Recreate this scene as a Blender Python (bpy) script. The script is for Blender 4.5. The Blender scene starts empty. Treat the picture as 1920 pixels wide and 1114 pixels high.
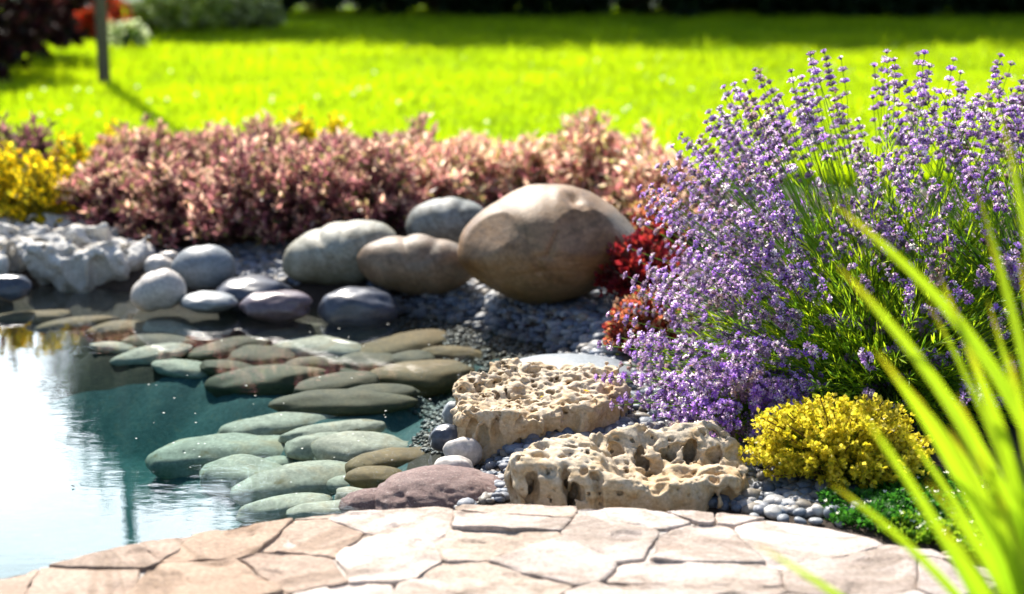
import bpy, bmesh, math, random
import numpy as np
from mathutils import Vector, Matrix

random.seed(7)
rng = np.random.default_rng(11)
S = bpy.context.scene
COL = S.collection
R = math.radians

# ------------------------------------------------------------------ camera
FPX, PITCH, CAMH = 3000.0, R(13.26), 1.5
cam = bpy.data.cameras.new('camera')
cam_o = bpy.data.objects.new('camera', cam)
COL.objects.link(cam_o)
cam_o.location = (0, 0, CAMH)
cam_o.rotation_euler = (R(90) - PITCH, 0, 0)
cam.sensor_width = 36.0
cam.lens = FPX / 1920 * 36.0
cam.clip_start, cam.clip_end = 0.05, 3000
cam.dof.use_dof = True
cam.dof.focus_distance = 4.45
cam.dof.aperture_fstop = 1.6
cam.dof.aperture_blades = 9
S.camera = cam_o

# ------------------------------------------------------------------ light
SUN_EL, SUN_AZ = R(45), R(-21)          # azimuth measured from +Y (view direction) towards +X
w = bpy.data.worlds.new('World')
S.world = w
w.use_nodes = True
nt = w.node_tree
nt.nodes.clear()
wo = nt.nodes.new('ShaderNodeOutputWorld')
bg = nt.nodes.new('ShaderNodeBackground')
sky = nt.nodes.new('ShaderNodeTexSky')
sky.sky_type = 'NISHITA'
sky.sun_disc = False
sky.sun_elevation = SUN_EL
sky.sun_rotation = SUN_AZ
sky.air_density, sky.dust_density, sky.ozone_density = 1.0, 1.2, 1.5
bg.inputs['Strength'].default_value = 0.092
nt.links.new(sky.outputs[0], bg.inputs['Color'])
# bright backlit clouds low in the sky under the sun
tc = nt.nodes.new('ShaderNodeTexCoord')
mp = nt.nodes.new('ShaderNodeMapping')
mp.inputs['Scale'].default_value = (1.4, 1.4, 5.0)
nz = nt.nodes.new('ShaderNodeTexNoise')
nz.inputs['Scale'].default_value = 1.6
nz.inputs['Detail'].default_value = 7
nz.inputs['Roughness'].default_value = 0.55
nt.links.new(tc.outputs['Generated'], mp.inputs['Vector'])
nt.links.new(mp.outputs[0], nz.inputs['Vector'])
cr = nt.nodes.new('ShaderNodeMapRange')
cr.interpolation_type = 'SMOOTHSTEP'
cr.inputs['From Min'].default_value, cr.inputs['From Max'].default_value = 0.30, 0.62
cr.inputs['To Min'].default_value, cr.inputs['To Max'].default_value = 0.45, 1.0
nt.links.new(nz.outputs[0], cr.inputs['Value'])
sx = nt.nodes.new('ShaderNodeSeparateXYZ')
nt.links.new(tc.outputs['Generated'], sx.inputs[0])
def mrange(sock, a, b, c, d):
    n = nt.nodes.new('ShaderNodeMapRange'); n.interpolation_type = 'SMOOTHSTEP'
    for k, v in zip(('From Min', 'From Max', 'To Min', 'To Max'), (a, b, c, d)):
        n.inputs[k].default_value = v
    nt.links.new(sock, n.inputs['Value']); return n.outputs[0]
def mul(a, b):
    n = nt.nodes.new('ShaderNodeMath'); n.operation = 'MULTIPLY'
    nt.links.new(a, n.inputs[0])
    if isinstance(b, float): n.inputs[1].default_value = b
    else: nt.links.new(b, n.inputs[1])
    return n.outputs[0]
hi = mrange(sx.outputs['Z'], 0.33, 0.50, 1.0, 0.25)
fr = mrange(sx.outputs['Y'], 0.55, 0.85, 0.0, 1.0)
cl = mul(mul(mul(cr.outputs[0], hi), fr), 4.2)
bg2 = nt.nodes.new('ShaderNodeBackground')
bg2.inputs['Color'].default_value = (0.86, 0.95, 1.0, 1)
nt.links.new(cl, bg2.inputs['Strength'])
ad = nt.nodes.new('ShaderNodeAddShader')
nt.links.new(bg.outputs[0], ad.inputs[0]); nt.links.new(bg2.outputs[0], ad.inputs[1])
nt.links.new(ad.outputs[0], wo.inputs['Surface'])

sun = bpy.data.lights.new('sun', 'SUN')
sun.energy, sun.angle, sun.color = 5.0, R(0.53), (1.0, 0.94, 0.84)
sun_o = bpy.data.objects.new('sun', sun)
COL.objects.link(sun_o)
SUNDIR = Vector((math.sin(SUN_AZ) * math.cos(SUN_EL), math.cos(SUN_AZ) * math.cos(SUN_EL), math.sin(SUN_EL)))
sun_o.rotation_euler = SUNDIR.to_track_quat('Z', 'Y').to_euler()

S.view_settings.view_transform = 'Standard'
S.view_settings.look = 'None'
S.view_settings.gamma = 1
S.view_settings.exposure = 1.0
S.render.engine = 'CYCLES'
cy = S.cycles
cy.max_bounces, cy.diffuse_bounces, cy.glossy_bounces = 8, 3, 3
cy.transmission_bounces, cy.transparent_max_bounces, cy.volume_bounces = 4, 16, 0
cy.caustics_reflective = cy.caustics_refractive = False
cy.sample_clamp_indirect = 6
cy.use_denoising = True

# ------------------------------------------------------------------ helpers
CP, SP = math.cos(PITCH), math.sin(PITCH)
def ray(px, py):
    dx, dy = (px - 960) / FPX, (557 - py) / FPX
    return np.array([dx, CP + dy * SP, -SP + dy * CP])
def at_z(px, py, z):
    d = ray(px, py); return np.array([0, 0, CAMH]) + d * ((z - CAMH) / d[2])
def at_y(px, py, Y):
    d = ray(px, py); return np.array([0, 0, CAMH]) + d * (Y / d[1])

def _h(ix, iy, iz, seed):
    with np.errstate(over='ignore'):
        n = (ix.astype(np.int64) * 374761393 + iy.astype(np.int64) * 668265263 + iz.astype(np.int64) * 2147483647 + seed * 144269504) & 0xFFFFFFFF
        n = ((n ^ (n >> 13)) * 1274126177) & 0xFFFFFFFF
        n = ((n ^ (n >> 16)) * 2246822519) & 0xFFFFFFFF
        n = n ^ (n >> 15)
    return (n & 0xFFFFFF) / float(0x1000000)
def vnoise(P, scale, seed=0):
    p = P * scale + 100.0
    i = np.floor(p); f = p - i; f = f * f * (3 - 2 * f)
    i = i.astype(np.int64); r = 0
    for a in (0, 1):
        for b in (0, 1):
            for c in (0, 1):
                wgt = (f[:, 0] if a else 1 - f[:, 0]) * (f[:, 1] if b else 1 - f[:, 1]) * (f[:, 2] if c else 1 - f[:, 2])
                r = r + wgt * _h(i[:, 0] + a, i[:, 1] + b, i[:, 2] + c, seed)
    return r * 2 - 1
def fbm(P, scale, octv=4, seed=0):
    r, a = 0, 1.0
    for o in range(octv):
        r = r + a * vnoise(P, scale * 2 ** o, seed + o * 17); a *= 0.5
    return r
def worley(P, scale, seed=0, rmin=0.25, rmax=0.5):
    """signed distance (in cells) to random spheres, one per cell"""
    p = P * scale + 100.0
    i = np.floor(p).astype(np.int64)
    best = np.full(len(P), 9.0)
    for a in (-1, 0, 1):
        for b in (-1, 0, 1):
            for c in (-1, 0, 1):
                x, y, z = i[:, 0] + a, i[:, 1] + b, i[:, 2] + c
                q = np.stack([x + _h(x, y, z, seed + 1), y + _h(x, y, z, seed + 2), z + _h(x, y, z, seed + 3)], 1)
                rad = rmin + (rmax - rmin) * _h(x, y, z, seed + 4)
                best = np.minimum(best, np.linalg.norm(p - q, axis=1) - rad)
    return best / scale
def worley_f1(P, scale, seed=0):
    p = P * scale + 100.0
    i = np.floor(p).astype(np.int64)
    best = np.full(len(P), 9.0)
    for a in (-1, 0, 1):
        for b in (-1, 0, 1):
            for c in (-1, 0, 1):
                x, y, z = i[:, 0] + a, i[:, 1] + b, i[:, 2] + c
                q = np.stack([x + _h(x, y, z, seed + 1), y + _h(x, y, z, seed + 2), z + _h(x, y, z, seed + 3)], 1)
                best = np.minimum(best, ((p - q) ** 2).sum(1))
    return np.sqrt(best)
def smax(a, b, k):
    hh = np.clip(0.5 - 0.5 * (b - a) / k, 0, 1)
    return b * (1 - hh) + a * hh + k * hh * (1 - hh)
def sstep(a, b, x):
    t = np.clip((x - a) / (b - a), 0, 1); return t * t * (3 - 2 * t)

def tag(o, label=None, cat=None, group=None, kind=None):
    if label: o['label'] = label
    if cat: o['category'] = cat
    if group: o['group'] = group
    if kind: o['kind'] = kind
    return o
def link(name, me, mat=None, parent=None, loc=None):
    o = bpy.data.objects.new(name, me); COL.objects.link(o)
    if mat is not None:
        me.materials.append(mat)
    if parent is not None: o.parent = parent
    if loc is not None: o.location = loc
    return o
def empty(name, loc, label, cat, group=None):
    o = bpy.data.objects.new(name, None); COL.objects.link(o)
    o.location = tuple(loc); o.empty_display_size = 0.1
    return tag(o, label, cat, group)
def np_mesh(name, V, Fs, col=None, smooth=True):
    """V (n,3); Fs list of (m,k) index arrays; col (n,3) point colours"""
    if not isinstance(Fs, list): Fs = [Fs]
    me = bpy.data.meshes.new(name)
    V = np.ascontiguousarray(V, dtype=np.float32)
    me.vertices.add(len(V)); me.vertices.foreach_set('co', V.ravel())
    loops = np.concatenate([f.ravel() for f in Fs]).astype(np.int32)
    tot = np.concatenate([np.full(len(f), f.shape[1], np.int32) for f in Fs])
    st = np.concatenate([[0], np.cumsum(tot)[:-1]]).astype(np.int32)
    me.loops.add(len(loops)); me.loops.foreach_set('vertex_index', loops)
    me.polygons.add(len(tot)); me.polygons.foreach_set('loop_start', st)
    me.polygons.foreach_set('loop_total', tot)
    me.polygons.foreach_set('use_smooth', np.full(len(tot), smooth))
    me.update(calc_edges=True)
    if col is not None:
        a = me.attributes.new('col', 'FLOAT_COLOR', 'POINT')
        c = np.ones((len(V), 4), np.float32); c[:, :3] = col
        a.data.foreach_set('color', c.ravel())
    me.validate(verbose=False)
    return me
class Acc:
    """collects scattered pieces into one mesh"""
    def __init__(s): s.V, s.F, s.C, s.n = [], {}, [], 0
    def add(s, V, F, C):
        F = np.asarray(F)
        s.V.append(V); s.F.setdefault(F.shape[1], []).append(F + s.n)
        C = np.asarray(C, float)
        s.C.append(np.broadcast_to(C, (len(V), 3))); s.n += len(V)
    def mesh(s, name, smooth=False):
        return np_mesh(name, np.concatenate(s.V), [np.concatenate(f) for f in s.F.values()], np.concatenate(s.C), smooth)
def unit(v): return v / (np.linalg.norm(v, axis=-1, keepdims=True) + 1e-9)
def frames(d, rg):
    """rotation matrices whose local +Y points along d, random roll"""
    d = unit(d); r = unit(rg.normal(size=d.shape))
    x = unit(np.cross(d, r)); z = np.cross(x, d)
    return np.stack([x, d, z], axis=2)
def scatter(acc, tv, tf, M, P, C):
    """M (n,3,3) incl. scale, P (n,3), C (n,3) or (n,nv,3)"""
    n, nv = len(P), len(tv)
    V = (np.einsum('nij,vj->nvi', M, tv) + P[:, None, :]).reshape(-1, 3)
    F = (np.asarray(tf)[None] + (np.arange(n) * nv)[:, None, None]).reshape(-1, np.asarray(tf).shape[1])
    C = np.asarray(C, float)
    if C.ndim == 2: C = np.repeat(C[:, None, :], nv, axis=1)
    acc.add(V, F, C.reshape(-1, 3))
LANCE = np.array([(0, 0, 0), (-.17, .42, .03), (0, .45, -.05), (.17, .42, .03), (0, 1, .06)])
OVAL = np.array([(0, 0, 0), (-.34, .55, .05), (0, .5, -.05), (.34, .55, .05), (0, 1, -.02)])
LINEAR = np.array([(0, 0, 0), (-.045, .5, .01), (0, .5, -.02), (.045, .5, .01), (0, 1, .05)])
LEAF_F = np.array([(0, 2, 4, 1), (0, 3, 4, 2)])
def pal(cols, n, rg, jit=0.18):
    c = np.array(cols)[rg.integers(0, len(cols), n)]
    return np.clip(c * (1 + jit * rg.normal(size=(n, 1))), 0.003, 0.95)
def tube(acc, pts, r0, r1, col, k=4):
    pts = np.asarray(pts, float); n = len(pts)
    t = unit(np.gradient(pts, axis=0))
    ref = np.array([1., 0, 0]) if abs(t[0][0]) < .8 else np.array([0, 1., 0])
    x = unit(np.cross(t, ref)); y = np.cross(t, x)
    a = np.linspace(0, 2 * math.pi, k, endpoint=False)
    rr = np.linspace(r0, r1, n)
    V = pts[:, None] + rr[:, None, None] * (np.cos(a)[None, :, None] * x[:, None] + np.sin(a)[None, :, None] * y[:, None])
    F = []
    for i in range(n - 1):
        for j in range(k):
            F.append((i * k + j, i * k + (j + 1) % k, (i + 1) * k + (j + 1) % k, (i + 1) * k + j))
    acc.add(V.reshape(-1, 3), np.array(F), col)
def bez(a, b, c, n):
    t = np.linspace(0, 1, n)[:, None]
    return (1 - t) ** 2 * a + 2 * t * (1 - t) * b + t * t * c

# ------------------------------------------------------------------ materials
def newmat(name):
    m = bpy.data.materials.new(name); m.use_nodes = True
    t = m.node_tree; t.nodes.clear()
    out = t.nodes.new('ShaderNodeOutputMaterial')
    return m, t, out
def leaf_mat(name, trans=0.45, rough=0.5, gain=1.4, spec=0.35):
    m, t, out = newmat(name)
    a = t.nodes.new('ShaderNodeAttribute'); a.attribute_name = 'col'
    p = t.nodes.new('ShaderNodeBsdfPrincipled')
    p.inputs['Roughness'].default_value = rough
    p.inputs['Specular IOR Level'].default_value = spec
    tr = t.nodes.new('ShaderNodeBsdfTranslucent')
    g = t.nodes.new('ShaderNodeMix'); g.data_type = 'RGBA'; g.blend_type = 'MULTIPLY'
    g.inputs['Factor'].default_value = 1
    g.inputs['B'].default_value = (gain, gain, gain * 0.8, 1)
    mx = t.nodes.new('ShaderNodeMixShader'); mx.inputs[0].default_value = trans
    t.links.new(a.outputs['Color'], p.inputs['Base Color'])
    t.links.new(a.outputs['Color'], g.inputs['A'])
    t.links.new(g.outputs['Result'], tr.inputs['Color'])
    t.links.new(p.outputs[0], mx.inputs[1]); t.links.new(tr.outputs[0], mx.inputs[2])
    t.links.new(mx.outputs[0], out.inputs['Surface'])
    return m
def ramp(t, fac, stops):
    r = t.nodes.new('ShaderNodeValToRGB')
    e = r.color_ramp.elements
    while len(e) < len(stops): e.new(0.5)
    for el, (p, c) in zip(e, stops):
        el.position = p; el.color = (*c, 1)
    t.links.new(fac, r.inputs[0]); return r.outputs[0]
def noise(t, scale, detail=6, rough=.6, vec=None, dist=0.0, stretch=None):
    tcn = t.nodes.new('ShaderNodeTexCoord')
    v = tcn.outputs['Object'] if vec is None else vec
    if stretch:
        mpn = t.nodes.new('ShaderNodeMapping'); mpn.inputs['Scale'].default_value = stretch
        mpn.inputs['Rotation'].default_value = (0.3, 0.5, 0.2)
        t.links.new(v, mpn.inputs['Vector']); v = mpn.outputs[0]
    n = t.nodes.new('ShaderNodeTexNoise')
    n.inputs['Scale'].default_value = scale; n.inputs['Detail'].default_value = detail
    n.inputs['Roughness'].default_value = rough; n.inputs['Distortion'].default_value = dist
    t.links.new(v, n.inputs['Vector']); return n.outputs[0]
def bump(t, h, strength, dist):
    b = t.nodes.new('ShaderNodeBump')
    b.inputs['Strength'].default_value = strength; b.inputs['Distance'].default_value = dist
    t.links.new(h, b.inputs['Height']); return b.outputs[0]
def mixc(t, f, a, b, mode='MIX'):
    n = t.nodes.new('ShaderNodeMix'); n.data_type = 'RGBA'; n.blend_type = mode
    if isinstance(f, float): n.inputs['Factor'].default_value = f
    else: t.links.new(f, n.inputs['Factor'])
    for s_, v in (('A', a), ('B', b)):
        if isinstance(v, tuple): n.inputs[s_].default_value = (*v, 1)
        else: t.links.new(v, n.inputs[s_])
    return n.outputs['Result']
def rock_mat(name, stops, scale=4, fine=60, rough=.75, bstr=.5, bdist=.004, stretch=(1, 1, 2.5), spot=None, vcol=False, low=None, vein=0.0):
    m, t, out = newmat(name)
    p = t.nodes.new('ShaderNodeBsdfPrincipled')
    n1 = noise(t, scale, 7, .62, dist=.6, stretch=stretch)
    c = ramp(t, n1, stops)
    n2 = noise(t, fine, 5, .7)
    c = mixc(t, 1.0, c, ramp(t, n2, [(0.28, (.58, .58, .58)), (.72, (1.24, 1.24, 1.24))]), 'MULTIPLY')
    if spot:
        n3 = noise(t, spot[1], 3, .5)
        c = mixc(t, ramp(t, n3, [(spot[2], (0, 0, 0)), (spot[2] + .12, (1, 1, 1))]), c, spot[0])
    if vein:
        n5 = noise(t, vein, 4, .55, dist=1.2)
        c = mixc(t, 1.0, c, ramp(t, n5, [(.46, (1, 1, 1)), (.495, (.72, .69, .64)), (.505, (.74, .71, .66)), (.56, (1.06, 1.05, 1.04))]), 'MULTIPLY')
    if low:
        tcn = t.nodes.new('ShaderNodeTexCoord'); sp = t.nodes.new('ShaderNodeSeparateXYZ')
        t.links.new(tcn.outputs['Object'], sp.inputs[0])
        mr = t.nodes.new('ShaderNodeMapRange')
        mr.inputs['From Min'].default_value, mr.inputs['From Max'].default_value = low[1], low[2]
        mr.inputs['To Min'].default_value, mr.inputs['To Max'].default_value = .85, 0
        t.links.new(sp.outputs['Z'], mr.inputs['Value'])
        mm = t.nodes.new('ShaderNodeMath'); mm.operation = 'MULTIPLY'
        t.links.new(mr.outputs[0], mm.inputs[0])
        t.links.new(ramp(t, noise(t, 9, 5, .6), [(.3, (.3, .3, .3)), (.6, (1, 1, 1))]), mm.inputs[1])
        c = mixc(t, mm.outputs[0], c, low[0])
    if vcol:
        a = t.nodes.new('ShaderNodeAttribute'); a.attribute_name = 'col'
        c = mixc(t, 1.0, c, a.outputs['Color'], 'MULTIPLY')
    t.links.new(c, p.inputs['Base Color'])
    p.inputs['Roughness'].default_value = rough
    n4 = noise(t, fine * 1.6, 6, .7)
    t.links.new(bump(t, n4, bstr, bdist), p.inputs['Normal'])
    t.links.new(p.outputs[0], out.inputs['Surface'])
    return m

M = {}
M['soil'] = rock_mat('soil', [(.3, (.035, .022, .014)), (.7, (.09, .06, .04))], 6, 80, .95, .9, .02)
M['pond_bed'] = rock_mat('pond_bed', [(.3, (.03, .11, .12)), (.55, (.07, .17, .17)), (.75, (.15, .19, .15))], 30, 90, .9, .9, .02, (1, 1, 1))
M['brown_edge_reflection'] = rock_mat('brown_edge_reflection', [(.3, (.018, .015, .008)), (.55, (.045, .036, .018)), (.75, (.09, .07, .035))], 34, 90, .9, .9, .02, (1, 1, 1))  # brown shallows; also paints the dark reflection of stone fronts along the far bank
M['turf'] = rock_mat('turf', [(.3, (.02, .045, .006)), (.7, (.05, .10, .01))], 5, 60, .95, .5, .02)
M['grass'] = leaf_mat('grass', .58, .45, 1.9, .3)
M['leaf'] = leaf_mat('leaf', .5, .42, 1.8)
M['thin_leaf'] = leaf_mat('thin_leaf', .5, .4, 1.7)
M['petal'] = leaf_mat('petal', .48, .6, 1.65, .2)
M['dark_leaf'] = leaf_mat('dark_leaf', .3, .5, 1.3)
M['stem'] = leaf_mat('stem', .1, .6, 1.2)
M['bark'] = rock_mat('bark', [(.3, (.07, .05, .035)), (.7, (.2, .15, .1))], 6, 60, .9, 1, .02, (3, 3, .5))
M['post_wood'] = rock_mat('post_wood', [(.3, (.10, .075, .05)), (.7, (.22, .17, .11))], 5, 60, .8, .6, .01, (4, 4, .4))
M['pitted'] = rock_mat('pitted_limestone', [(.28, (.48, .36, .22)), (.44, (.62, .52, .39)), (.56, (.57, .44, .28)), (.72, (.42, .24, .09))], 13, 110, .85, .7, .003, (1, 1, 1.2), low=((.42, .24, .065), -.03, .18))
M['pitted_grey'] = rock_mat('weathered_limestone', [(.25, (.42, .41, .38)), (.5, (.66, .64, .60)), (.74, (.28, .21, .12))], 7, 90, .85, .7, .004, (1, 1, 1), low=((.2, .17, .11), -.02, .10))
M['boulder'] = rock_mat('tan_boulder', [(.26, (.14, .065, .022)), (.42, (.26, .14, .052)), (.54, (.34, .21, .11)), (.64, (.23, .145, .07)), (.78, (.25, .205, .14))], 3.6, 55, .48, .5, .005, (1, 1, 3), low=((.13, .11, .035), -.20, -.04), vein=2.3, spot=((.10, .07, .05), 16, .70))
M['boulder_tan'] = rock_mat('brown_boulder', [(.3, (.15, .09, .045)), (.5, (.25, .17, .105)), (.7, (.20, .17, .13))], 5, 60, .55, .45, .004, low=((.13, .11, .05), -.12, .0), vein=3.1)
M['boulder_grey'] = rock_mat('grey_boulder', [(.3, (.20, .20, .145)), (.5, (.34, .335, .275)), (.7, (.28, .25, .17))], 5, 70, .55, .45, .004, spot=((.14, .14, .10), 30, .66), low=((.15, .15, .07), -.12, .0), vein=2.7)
M['boulder_blue'] = rock_mat('bluegrey_boulder', [(.3, (.08, .09, .085)), (.5, (.24, .26, .25)), (.7, (.16, .16, .12))], 9, 50, .6, .3, .003, spot=((.10, .11, .10), 14, .62), vein=3.3)
M['cobble_pale'] = rock_mat('pale_cobble', [(.25, (.40, .36, .32)), (.7, (.60, .55, .50))], 5, 60, .5, .3, .003)
M['cobble_grey'] = rock_mat('grey_cobble', [(.3, (.14, .165, .19)), (.7, (.30, .325, .34))], 5, 60, .5, .3, .003)
M['cobble_wet'] = rock_mat('wet_cobble', [(.25, (.035, .042, .06)), (.7, (.10, .11, .14))], 5, 60, .3, .2, .003)
M['cobble_purple'] = rock_mat('purple_cobble', [(.25, (.10, .075, .095)), (.7, (.19, .145, .16))], 5, 60, .32, .25, .003)
M['granite'] = rock_mat('purple_granite', [(.25, (.17, .105, .095)), (.5, (.27, .175, .155)), (.75, (.36, .26, .23))], 14, 160, .8, 1.0, .006, (1, 1, 1.6), spot=((.42, .34, .31), 120, .6))
M['under'] = [rock_mat('pond_stone', [(.25, (.03, .03, .014)), (.5, (.085, .072, .034)), (.75, (.15, .11, .05))], 7, 70, .8, .3, .003),
              rock_mat('pond_stone', [(.25, (.18, .17, .12)), (.5, (.40, .375, .29)), (.75, (.36, .25, .13))], 7, 70, .8, .3, .003, spot=((.20, .15, .07), 18, .62)),
              rock_mat('pond_stone', [(.25, (.07, .045, .016)), (.5, (.19, .12, .04)), (.75, (.09, .075, .035))], 7, 70, .8, .3, .003)]
M['gravel'] = rock_mat('gravel', [(.3, (.75, .75, .78)), (.7, (1, 1, 1))], 30, 120, .55, .3, .002, vcol=True)
M['flag'] = rock_mat('flagstone', [(.25, (.68, .60, .55)), (.5, (.87, .81, .77)), (.72, (.99, .96, .94))], 6, 90, .85, 1.0, .005, (.7, 2.2, 5), spot=((.70, .57, .48), 6, .66), vcol=True, vein=2.0)
M['mortar'] = rock_mat('mortar', [(.3, (.46, .41, .36)), (.7, (.62, .57, .52))], 12, 120, .95, .8, .006)

# water: transparent / mirror by Fresnel, absorbing body
m, t, out = newmat('pond_water')
tr = t.nodes.new('ShaderNodeBsdfTransparent'); gl = t.nodes.new('ShaderNodeBsdfGlossy')
gl.inputs['Roughness'].default_value = 0.0
fz = t.nodes.new('ShaderNodeFresnel'); fz.inputs['IOR'].default_value = 1.48
n1 = noise(t, 3.2, 3, .5, stretch=(1, 2.2, 1)); n2 = noise(t, 16, 2, .5, stretch=(1, 2.6, 1))
b1 = bump(t, n1, 1.0, .0007)
bb = t.nodes.new('ShaderNodeBump'); bb.inputs['Strength'].default_value = 1; bb.inputs['Distance'].default_value = .00016
t.links.new(n2, bb.inputs['Height']); t.links.new(b1, bb.inputs['Normal'])
t.links.new(bb.outputs[0], gl.inputs['Normal']); t.links.new(bb.outputs[0], fz.inputs['Normal'])
mx = t.nodes.new('ShaderNodeMixShader')
gm = t.nodes.new('ShaderNodeNewGeometry'); iv = t.nodes.new('ShaderNodeMath'); iv.operation = 'SUBTRACT'; iv.inputs[0].default_value = 1
t.links.new(gm.outputs['Backfacing'], iv.inputs[1])
fm = t.nodes.new('ShaderNodeMath'); fm.operation = 'MULTIPLY'
t.links.new(fz.outputs[0], fm.inputs[0]); t.links.new(iv.outputs[0], fm.inputs[1])
t.links.new(fm.outputs[0], mx.inputs[0]); t.links.new(tr.outputs[0], mx.inputs[1]); t.links.new(gl.outputs[0], mx.inputs[2])
t.links.new(mx.outputs[0], out.inputs['Surface'])
va = t.nodes.new('ShaderNodeVolumeAbsorption')
va.inputs['Color'].default_value = (.45, .76, .76, 1); va.inputs['Density'].default_value = 1.9
t.links.new(va.outputs[0], out.inputs['Volume'])
M['water'] = m

# ------------------------------------------------------------------ ground, pond, water
POND = [at_z(*p, 0)[:2] for p in [(-900, 545), (-300, 540), (0, 541), (240, 552), (340, 578), (420, 572), (600, 577), (750, 584), (825, 590), (930, 617), (1022, 642), (1040, 672), (1000, 710), (930, 760), (880, 815), (860, 860), (850, 905), (800, 940), (700, 975), (560, 1030), (300, 1075), (0, 1160), (-400, 1250), (-1100, 1250)]]
POND = np.array(POND)
def pond_sd(xy):
    d = np.full(len(xy), 1e9); ins = np.zeros(len(xy), bool)
    n = len(POND)
    for i in range(n):
        a, b = POND[i], POND[(i + 1) % n]
        e = b - a; ww = xy - a
        tt = np.clip((ww @ e) / (e @ e), 0, 1)
        d = np.minimum(d, np.linalg.norm(ww - tt[:, None] * e, axis=1))
        c = ((a[1] > xy[:, 1]) != (b[1] > xy[:, 1])) & (xy[:, 0] < (b[0] - a[0]) * (xy[:, 1] - a[1]) / (b[1] - a[1] + 1e-12) + a[0])
        ins ^= c
    return np.where(ins, -d, d)
PS_W = None
def ground_z(xy):
    xy = np.atleast_2d(xy).astype(float)
    d = pond_sd(xy)
    zin = -0.025 - 0.30 * sstep(0.0, 0.85, -d)
    zout = -0.025 + 0.075 * sstep(0, .22, d) + 0.045 * sstep(.3, 2.0, d)
    if PS_W is not None:
        for sx_, sy_, sz_, sa_, sc_ in PS_W:
            dd = np.hypot(xy[:, 0] - sx_, xy[:, 1] - sy_)
            zin = np.maximum(zin, np.minimum(sz_ - .35 * sc_ - .7 * np.maximum(0, dd - .7 * sa_), -.03))
    z = np.where(d < 0, zin, zout)
    p3 = np.c_[xy, np.zeros(len(xy))]
    return z + 0.012 * vnoise(p3, 3.1, 5) * sstep(-.4, .4, d)
UND = [(590, 650, 75, 20, 1, 'pale topped flat stone under water, in the middle of the far heap'), (745, 650, 78, 19, 2, 'ochre flat stone under water near the gravel slope'),
       (850, 660, 58, 12, 2, 'narrow ochre stone under water, last before the gravel slope'), (690, 680, 58, 20, 0, None), (783, 707, 92, 30, 2, 'large humped ochre stone under water left of the pitted rock'),
       (507, 710, 92, 24, 0, 'broad olive stone under water reflecting pink leaves'), (587, 688, 44, 17, 0, None), (488, 667, 44, 15, 0, None), (405, 657, 48, 13, 0, None),
       (640, 752, 98, 22, 0, 'long olive stone under water at the near side of the far heap'), (534, 795, 92, 22, 1, 'flat teal stone under water in the deep middle'),
       (625, 806, 82, 16, 1, 'thin grey green stone under water behind the near heap'), (436, 848, 120, 34, 1, 'broadest pale stone of the near heap, beside the reflected sky'),
       (598, 833, 52, 22, 1, None), (680, 842, 74, 30, 1, 'rounded pale stone with brown top under water in the near heap'), (738, 862, 70, 22, 2, 'brown stained stone under water next to the granite boulder'),
       (812, 850, 34, 20, 2, None), (470, 892, 98, 34, 1, 'large olive stone of the near heap cut by the reflected sky'), (580, 903, 104, 38, 1, 'large grey striped stone in the middle of the near heap'),
       (702, 893, 50, 18, 2, 'small brown stone under water touching the granite boulder'), (535, 950, 70, 22, 1, 'flat stone under water close to the paving edge'), (610, 958, 60, 18, 1, None), (668, 932, 38, 18, 1, None),
       (240, 614, 62, 14, 2, None), (395, 594, 80, 17, 1, 'pale stone just under the surface below the white cobble'), (300, 640, 55, 12, 0, None), (212, 650, 42, 10, 1, None), (280, 664, 58, 14, 1, None),
       (540, 628, 48, 13, 0, None), (452, 642, 44, 11, 0, None), (690, 624, 78, 15, 0, None), (640, 600, 80, 12, 0, None), (520, 598, 62, 11, 1, None), (60, 592, 64, 11, 2, None), (150, 604, 66, 11, 2, None),
       (120, 572, 80, 10, 0, None), (350, 690, 55, 14, 1, None), (430, 690, 46, 14, 0, None), (330, 616, 50, 11, 1, None), (630, 720, 60, 18, 0, None), (720, 735, 60, 16, 0, None), (560, 610, 50, 10, 0, None), (770, 672, 40, 13, 0, None)]
rgf = np.random.default_rng(77)
for _ in range(26):
    UND.append((rgf.uniform(380, 840), rgf.uniform(598, 715), rgf.uniform(36, 62), rgf.uniform(10, 16), int(rgf.integers(0, 3)) % 2 * 2, None))
for _ in range(9):
    UND.append((rgf.uniform(480, 760), rgf.uniform(825, 950), rgf.uniform(40, 60), rgf.uniform(13, 18), 1, None))
PSTONES = []
for k, (cx, cyy, hw, hh, mk, lab) in enumerate(UND):
    far = cyy < 770
    hh = hh * 1.3; hw = hw * rgf.uniform(1.1, 1.35)
    slope = .10 * max(0, min(1, (720 - cx) / 380)) if not far else .05 * max(0, min(1, (620 - cx) / 250)) * max(0, min(1, (cyy - 640) / 60))
    if k >= len(UND) - 35: slope += .04
    z = -.1
    for _ in range(4):
        p = at_z(cx, cyy + .2 * hh, z); D = p[1]
        a = hw * D / CP / FPX; el = math.atan2(CAMH - z, D); hv = hh * D / CP / FPX
        b = min(a * .7, .55 * hv / math.sin(el))
        c = math.sqrt(max(hv * hv - (b * math.sin(el)) ** 2, (.4 * hv) ** 2)) / math.cos(el)
        z = -.034 - c * 1.05 - slope
    PSTONES.append((cx, cyy + .2 * hh, a, b, c, z, mk, lab, k))
PS_W = np.array([(*at_z(q_[0], q_[1], q_[5]), q_[2], q_[4]) for q_ in PSTONES])
def gz(x, y): return float(ground_z(np.array([[x, y]]))[0])
gx = np.unique(np.r_[np.linspace(-60, -6, 19), np.linspace(-6, -2.4, 30), np.linspace(-2.4, 2.4, 150), np.linspace(2.4, 8, 30), np.linspace(8, 60, 19)])
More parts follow.
